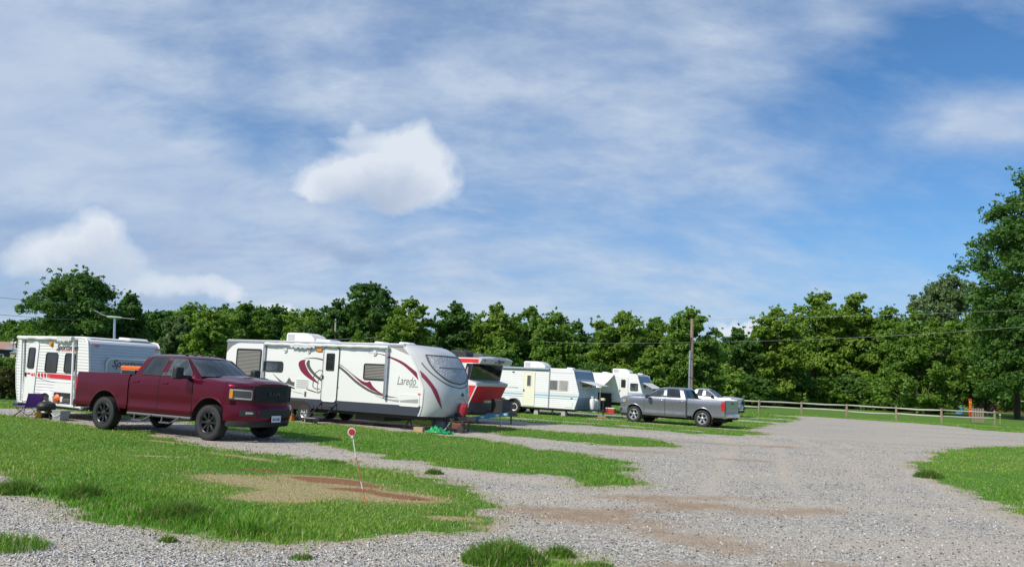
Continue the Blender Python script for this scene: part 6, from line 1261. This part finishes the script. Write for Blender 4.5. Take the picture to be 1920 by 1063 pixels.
def make_tree(H, Wd, base_, kind, leaf=.26, dens=1.0, shape='round', name='tree', lean=0, seed=0, maxl=22000):
    """root empty with crown and trunk; the crown is boughs, each of several leafy clumps, spread through its volume"""
    rr = np.random.default_rng(seed+100); ch = H-base_
    def prof(h):
        if shape == 'cone': return max(.03, (1-h)**.85)*(.5+.5*min(1, h*6))
        if shape == 'bush': return (1-min(1, h)**2.4)**.5
        return max(0, 1-abs((h-.40)/.62)**2.3)**.5
    lob = [(rr.uniform(0, 6.28), rr.uniform(.1, .95), rr.uniform(.72, 1.20)) for _ in range(11)]
    nb = int((30 if shape != 'cone' else 34)*dens); xs_, ys_, zs_, rs_, to_ = [], [], [], [], []
    bough = []
    for b_ in range(nb):
        h = ((b_+rr.uniform(0, 1))/nb)**.92; a = b_*2.4+rr.uniform(-.5, .5); k = 1.0
        for la, lh, ls in lob: k += (ls-1)*math.exp(-((a-la+3.14) % 6.283-3.14)**2/.5-(h-lh)**2/.04)*1.5
        q = rr.uniform(.45, .90) if h < .9 else rr.uniform(0, .6); r_ = Wd/2*prof(h)*k*q; rb_ = Wd*(.13 if shape != 'cone' else .10+.08*(1-h))*rr.uniform(.75, 1.25)*(1 if h < .85 else .7)
        zc = base_+ch*(.04+.86*h); bough.append((r_*math.cos(a), r_*math.sin(a), zc, rb_)); tb = rr.uniform(0, 1)
        for _ in range(14):
            d = rr.normal(0, 1, 3); d /= np.linalg.norm(d); d[2] = abs(d[2])*.8-.15; f = rr.uniform(.45, 1.15)*rb_
            z = zc+d[2]*f; cr = rb_*rr.uniform(.16, .46)
            if z+cr > H: z = H-cr*rr.uniform(.9, 1.3)
            xs_.append(bough[-1][0]+d[0]*f+lean*h*H*.1); ys_.append(bough[-1][1]+d[1]*f); zs_.append(max(z, base_*.6+.1)); rs_.append(cr); to_.append(.5*tb+.5*rr.uniform(0, 1))
        for _ in range(9):       # sprigs standing out of the bough, for a feathery outline
            d = rr.normal(0, 1, 3); d /= np.linalg.norm(d); d[2] = d[2]*.7+.35; f = rr.uniform(1.0, 1.55)*rb_; cr = rb_*rr.uniform(.08, .17); z = min(zc+d[2]*f, H*1.02-cr)
            xs_.append(bough[-1][0]+d[0]*f); ys_.append(bough[-1][1]+d[1]*f); zs_.append(max(z, base_*.6+.1)); rs_.append(cr); to_.append(rr.uniform(.3, 1))
    for _ in range(26):      # inner mass so that the crown is not hollow
        h = rr.uniform(.05, .8); a = rr.uniform(0, 6.28); r_ = Wd/2*prof(h)*rr.uniform(0, .5); xs_.append(r_*math.cos(a)); ys_.append(r_*math.sin(a)); zs_.append(base_+ch*h); rs_.append(Wd*.10); to_.append(.2)
    cx, cy, cz, cr = map(np.array, (xs_, ys_, zs_, rs_)); to_ = np.array(to_)
    per = int(max(26, min(maxl/len(cx), 2.2*4*math.pi*np.mean(cr)**2/(leaf*leaf*.75))))
    V, F, Cc = leaves(cx, cy, cz, cr, per, leaf, KIND[kind], to_)
    root = bpy.data.objects.new(name, None); C.objects.link(root)
    npmesh('crown', V, F, 4, M_leaf, [('col', 'FLOAT_COLOR', Cc)], root)
    mb = MB(); tr_ = max(.05, Wd*.026)
    mb.tube([(0, 0, -.2), (rr.uniform(-.1, .1), rr.uniform(-.1, .1), base_+ch*.2), (lean*H*.03, 0, base_+ch*.45), (lean*H*.06, 0, base_+ch*.78)], [tr_*1.35, tr_, tr_*.7, tr_*.12], 8)
    for (x, y, z, rb_) in bough[::2]:
        z0_ = max(.3, base_*.9, z-ch*.28); mb.tube([(0, 0, min(z0_, base_+ch*.7)), (x*.5, y*.5, (z0_+z)/2), (x, y, z)], [tr_*.40, tr_*.25, tr_*.06], 5)
    mb.build('trunk', M_bark, root); return root
def place(root, px, Y_, label, cat='tree', group='trees along the far edge of the lot', rz=0.0, sc_=(1, 1, 1)):
    d = ray(px, 700); root.location = (d.x*Y_/d.y, Y_, 0); root.rotation_euler = (0, 0, rz); root.scale = sc_; return tag(root, label, cat, group)
# (px, y of the top, distance, crown width px, base m, kind, shape, label)
TR = [
 (130, 511, 78, 178, 1.0, 'dark', 'round', 'big dark domed tree rising behind the small ribbed caravan', 'tree'),
 (230, 550, 84, 104, 1.0, 'dark', 'cone', 'narrow pointed dark tree behind the flat headed lamp post', 'tree'),
 (40, 604, 110, 90, .5, 'mid', 'round', 'low tree between the far left edge and the big domed tree', 'tree'),
 (290, 583, 100, 80, .5, 'dark', 'round', 'dark low tree right of the narrow pointed tree', 'tree'),
 (330, 590, 66, 70, .4, 'grey', 'round', 'silvery green bushy tree over the roof end of the small caravan', 'tree'),
 (385, 582, 58, 105, .3, 'bright', 'bush', 'bright green round bushy tree above the cab of the maroon pickup', 'tree'),
 (445, 566, 98, 95, .6, 'mid', 'round', 'mid green tree behind the rear corner of the long caravan', 'tree'),
 (510, 572, 104, 80, .6, 'dark', 'round', 'dark tree behind the roof air conditioner of the long caravan', 'tree'),
 (570, 578, 100, 90, .6, 'bright', 'round', 'tree just left of the plain grey pole', 'tree'),
 (625, 560, 92, 90, .6, 'dark', 'round', 'dark tree directly behind the plain grey pole', 'tree'),
 (685, 526, 92, 125, 1.0, 'dark', 'round', 'tallest dark tree in the middle of the left tree belt', 'tree'),
 (765, 556, 84, 84, .8, 'yellow', 'round', 'rounded tree behind the dark thin pole', 'tree'),
 (725, 607, 66, 72, .2, 'bright', 'bush', 'bright green bush above the front roof vents of the long caravan', 'bush'),
 (668, 618, 72, 46, .2, 'mid', 'bush', 'small bush between the grey pole and the bright green bush', 'bush'),
 (850, 565, 88, 88, .8, 'dark', 'round', 'dark tree with a ragged double top above the rounded caravan nose', 'tree'),
 (925, 567, 86, 86, .6, 'yellow', 'round', 'yellowish green tree above the retro red caravan', 'tree'),
 (990, 572, 90, 84, .6, 'mid', 'round', 'tree with a thin spiky top right of the yellowish tree', 'tree'),
 (1035, 588, 70, 120, .3, 'mid', 'bush', 'broad bushy tree behind the blue striped caravan', 'tree'),
 (1080, 602, 92, 60, .4, 'dark', 'round', 'low dark tree left of the gap of sky above the caravans', 'tree'),
 (935, 640, 62, 90, .1, 'mid', 'bush', 'bush behind the silver brow of the retro caravan', 'bush'),
 (1165, 584, 88, 112, .4, 'bright', 'round', 'wide green tree above the furthest caravan', 'tree'),
 (1225, 596, 92, 84, .4, 'mid', 'round', 'green tree between the furthest caravan and the tall wooden pole', 'tree'),
 (1292, 577, 86, 112, .6, 'mid', 'round', 'tree with a branch reaching right, behind the tall wooden pole', 'tree'),
 (1220, 650, 78, 60, .1, 'bright', 'bush', 'light green bush over the cab of the dark grey pickup', 'bush'),
 (1378, 617, 112, 98, .3, 'dark', 'round', 'low dark tree under the little white cloud', 'tree'),
 (1455, 573, 112, 95, .3, 'yellow', 'round', 'yellow green tree, leftmost of the tall right hand trees', 'tree'),
 (1528, 547, 124, 116, .5, 'bright', 'round', 'tall full green tree behind the second fence post', 'tree'),
 (1598, 550, 122, 100, .5, 'bright', 'round', 'tall rounded tree behind the third fence post', 'tree'),
 (1665, 572, 120, 80, .5, 'mid', 'round', 'darker tree between the rounded tree and the arching tree', 'tree'),
 (1720, 582, 104, 120, .2, 'mid', 'bush', 'arching tree whose branches sweep down to the lawn', 'tree'),
 (1785, 512, 128, 140, 1.2, 'grey', 'round', 'tall greyish green tree left of the very tall dark tree', 'tree'),
 (1850, 568, 114, 120, .6, 'mid', 'round', 'full green tree beside the orange banner', 'tree'),
]
for i, (px, yt, Y_, wpx, b0, kd, sh, lab, cat) in enumerate(TR):
    top = P3(px, yt, Y_).z*1.055; Wd = wpx/1500*Y_*(1.12 if px < 1400 else 1.25)
    r_ = make_tree(top, Wd, b0, kd, leaf=.0023*Y_+.02, shape=sh, seed=i*7+3, name='bush' if cat == 'bush' else 'tree', maxl=34000, dens=1.7 if px == 125 else 1.0)
    place(r_, px, Y_, lab, cat, 'bushes before the tree belt' if cat == 'bush' else 'trees along the far edge of the lot')
# very tall dark tree at the right edge, its bough reaching into the picture
r_ = make_tree(31.0, 15.0, 1.2, 'dark', leaf=.27, shape='round', seed=501, name='tree', maxl=76000, dens=2.6); place(r_, 1962, 92, 'very tall dark tree cut off by the right edge of the photo')
r_ = make_tree(15.5, 11, 4.0, 'mid', leaf=.28, shape='round', seed=77, name='tree', maxl=20000); place(r_, 1905, 100, 'medium tree under the very tall dark tree at the right edge')
# understorey and a second row, copied from a few built ones
protos = [make_tree(5.2, 7.5, .1, k_, leaf=.30, shape='bush', seed=900+j, name='shrub', maxl=9000) for j, k_ in enumerate(('mid', 'dark', 'bright', 'dark'))]
SH = [(1240, 92, .8, 'shrub behind the cab roof of the dark grey pickup'), (1300, 96, .9, 'shrub right at the foot of the tall wooden pole, far behind it'), (1350, 98, 1.0, 'shrub behind the silver pickup at the foot of the trees'), (1400, 108, 1.0, 'shrub above the left end of the visible fence'), (1445, 112, .9, 'shrub between the first and second visible fence posts'),
 (1490, 115, 1.1, 'shrub just left of the second visible fence post'), (1540, 116, 1.0, 'shrub in the shade between the second and third visible posts'), (1590, 118, 1.1, 'shrub straight behind the third visible fence post'), (1640, 116, 1.0, 'shrub left of the fourth visible fence post'), (1690, 118, .9, 'shrub right of the fourth visible fence post'), (1745, 112, .8, 'shrub under the arching tree near the fifth fence post'),
 (1120, 86, .8, 'shrub behind the roof of the furthest caravan'), (1060, 84, .8, 'shrub behind the front roof edge of the blue striped caravan'), (985, 82, .8, 'shrub behind the air conditioner of the blue striped caravan'), (880, 82, .9, 'shrub behind the black roof units of the retro caravan'), (800, 80, .9, 'shrub behind the rounded top of the grey caravan nose'), (740, 84, .9, 'shrub behind the front roof vent of the long caravan'),
 (540, 84, .9, 'shrub behind the roof air conditioner of the long caravan'), (470, 84, .9, 'shrub behind the rear roof corner of the long caravan'), (255, 80, .9, 'shrub between the lamp post and the maroon pickup roof'), (60, 95, .9, 'shrub right of the far left outbuilding roof'), (180, 84, .8, 'shrub just left of the flat headed lamp post')]
for i, (px, Y_, s_, lb) in enumerate(SH):
    src = protos[i % 4]; o = src if i < 4 else copy_tree(src)
    place(o, px, Y_, 'dense '+lb, 'shrub', 'shrubs at the foot of the tree belt', i*1.3, (s_, s_, s_*(.75+.1*(i % 3))))
bk = [make_tree(12.5, 13, .3, k_, leaf=.44, shape='round', seed=950+j, name='tree', maxl=16000) for j, k_ in enumerate(('dark', 'mid', 'dark'))]
BK = [(10, 150, .70, 'far left edge, above the outbuilding roof'), (80, 140, .7, 'left flank of the big domed tree'), (200, 140, .85, 'gap between domed tree and narrow tree'), (270, 145, .9, 'gap right of the narrow pointed tree'), (350, 140, 1.0, 'silvery tree above the small caravan'), (410, 140, 1.0, 'bright round tree above the maroon pickup'), (480, 145, 1.05, 'rear end of the long caravan roof'), (545, 145, 1.0, 'first roof vent of the long caravan'),
 (605, 140, 1.0, 'plain grey pole, just left of it'), (720, 130, 1.05, 'right flank of the tallest middle tree'), (800, 150, .82, 'gap of sky beside the dark thin pole'), (880, 135, 1.0, 'ragged double topped tree'), (955, 135, 1.0, 'yellowish tree above the retro caravan'), (1010, 135, .95, 'spiky topped tree'), (1140, 135, .95, 'left half of the wide green tree'), (1200, 135, .95, 'gap right of the wide green tree'), (1260, 135, .9, 'left side of the tall wooden pole'),
 (1330, 150, .85, 'right side of the tall wooden pole'), (1410, 165, 1.0, 'little white cloud low over the trees'), (1480, 160, 1.15, 'yellow green right hand tree'), (1560, 160, 1.3, 'dip between the two tall right hand trees'), (1630, 160, 1.3, 'tall rounded right hand tree'), (1700, 160, 1.25, 'arching tree with sweeping branches'), (1750, 165, 1.3, 'dip left of the tall greyish tree'), (1990, 150, 1.2, 'very tall dark tree at the right edge')]
for i, (px, Y_, s_, lb) in enumerate(BK):
    src = bk[i % 3]; o = src if i < 3 else copy_tree(src)
    place(o, px, Y_, 'distant tree behind the '+lb, 'tree', 'second row of distant trees', i*2.1, (s_, s_, s_))
r_ = make_tree(1.35, 1.5, .05, 'brown', leaf=.045, shape='bush', seed=61, name='bush', maxl=9000); r_.location = (-20.8, 33.6, 0); tag(r_, 'brownish olive bush left of the small ribbed caravan', 'bush')
r_ = make_tree(1.6, 5.0, .05, 'mid', leaf=.12, shape='bush', seed=62, name='bush', maxl=9000); place(r_, 8, 76, 'weedy green bush before the dark outbuilding', 'bush', None) if False else None
r_.location = (P3(5, 690, 74).x, 74, 0); tag(r_, 'weedy green bush before the dark outbuilding', 'bush')
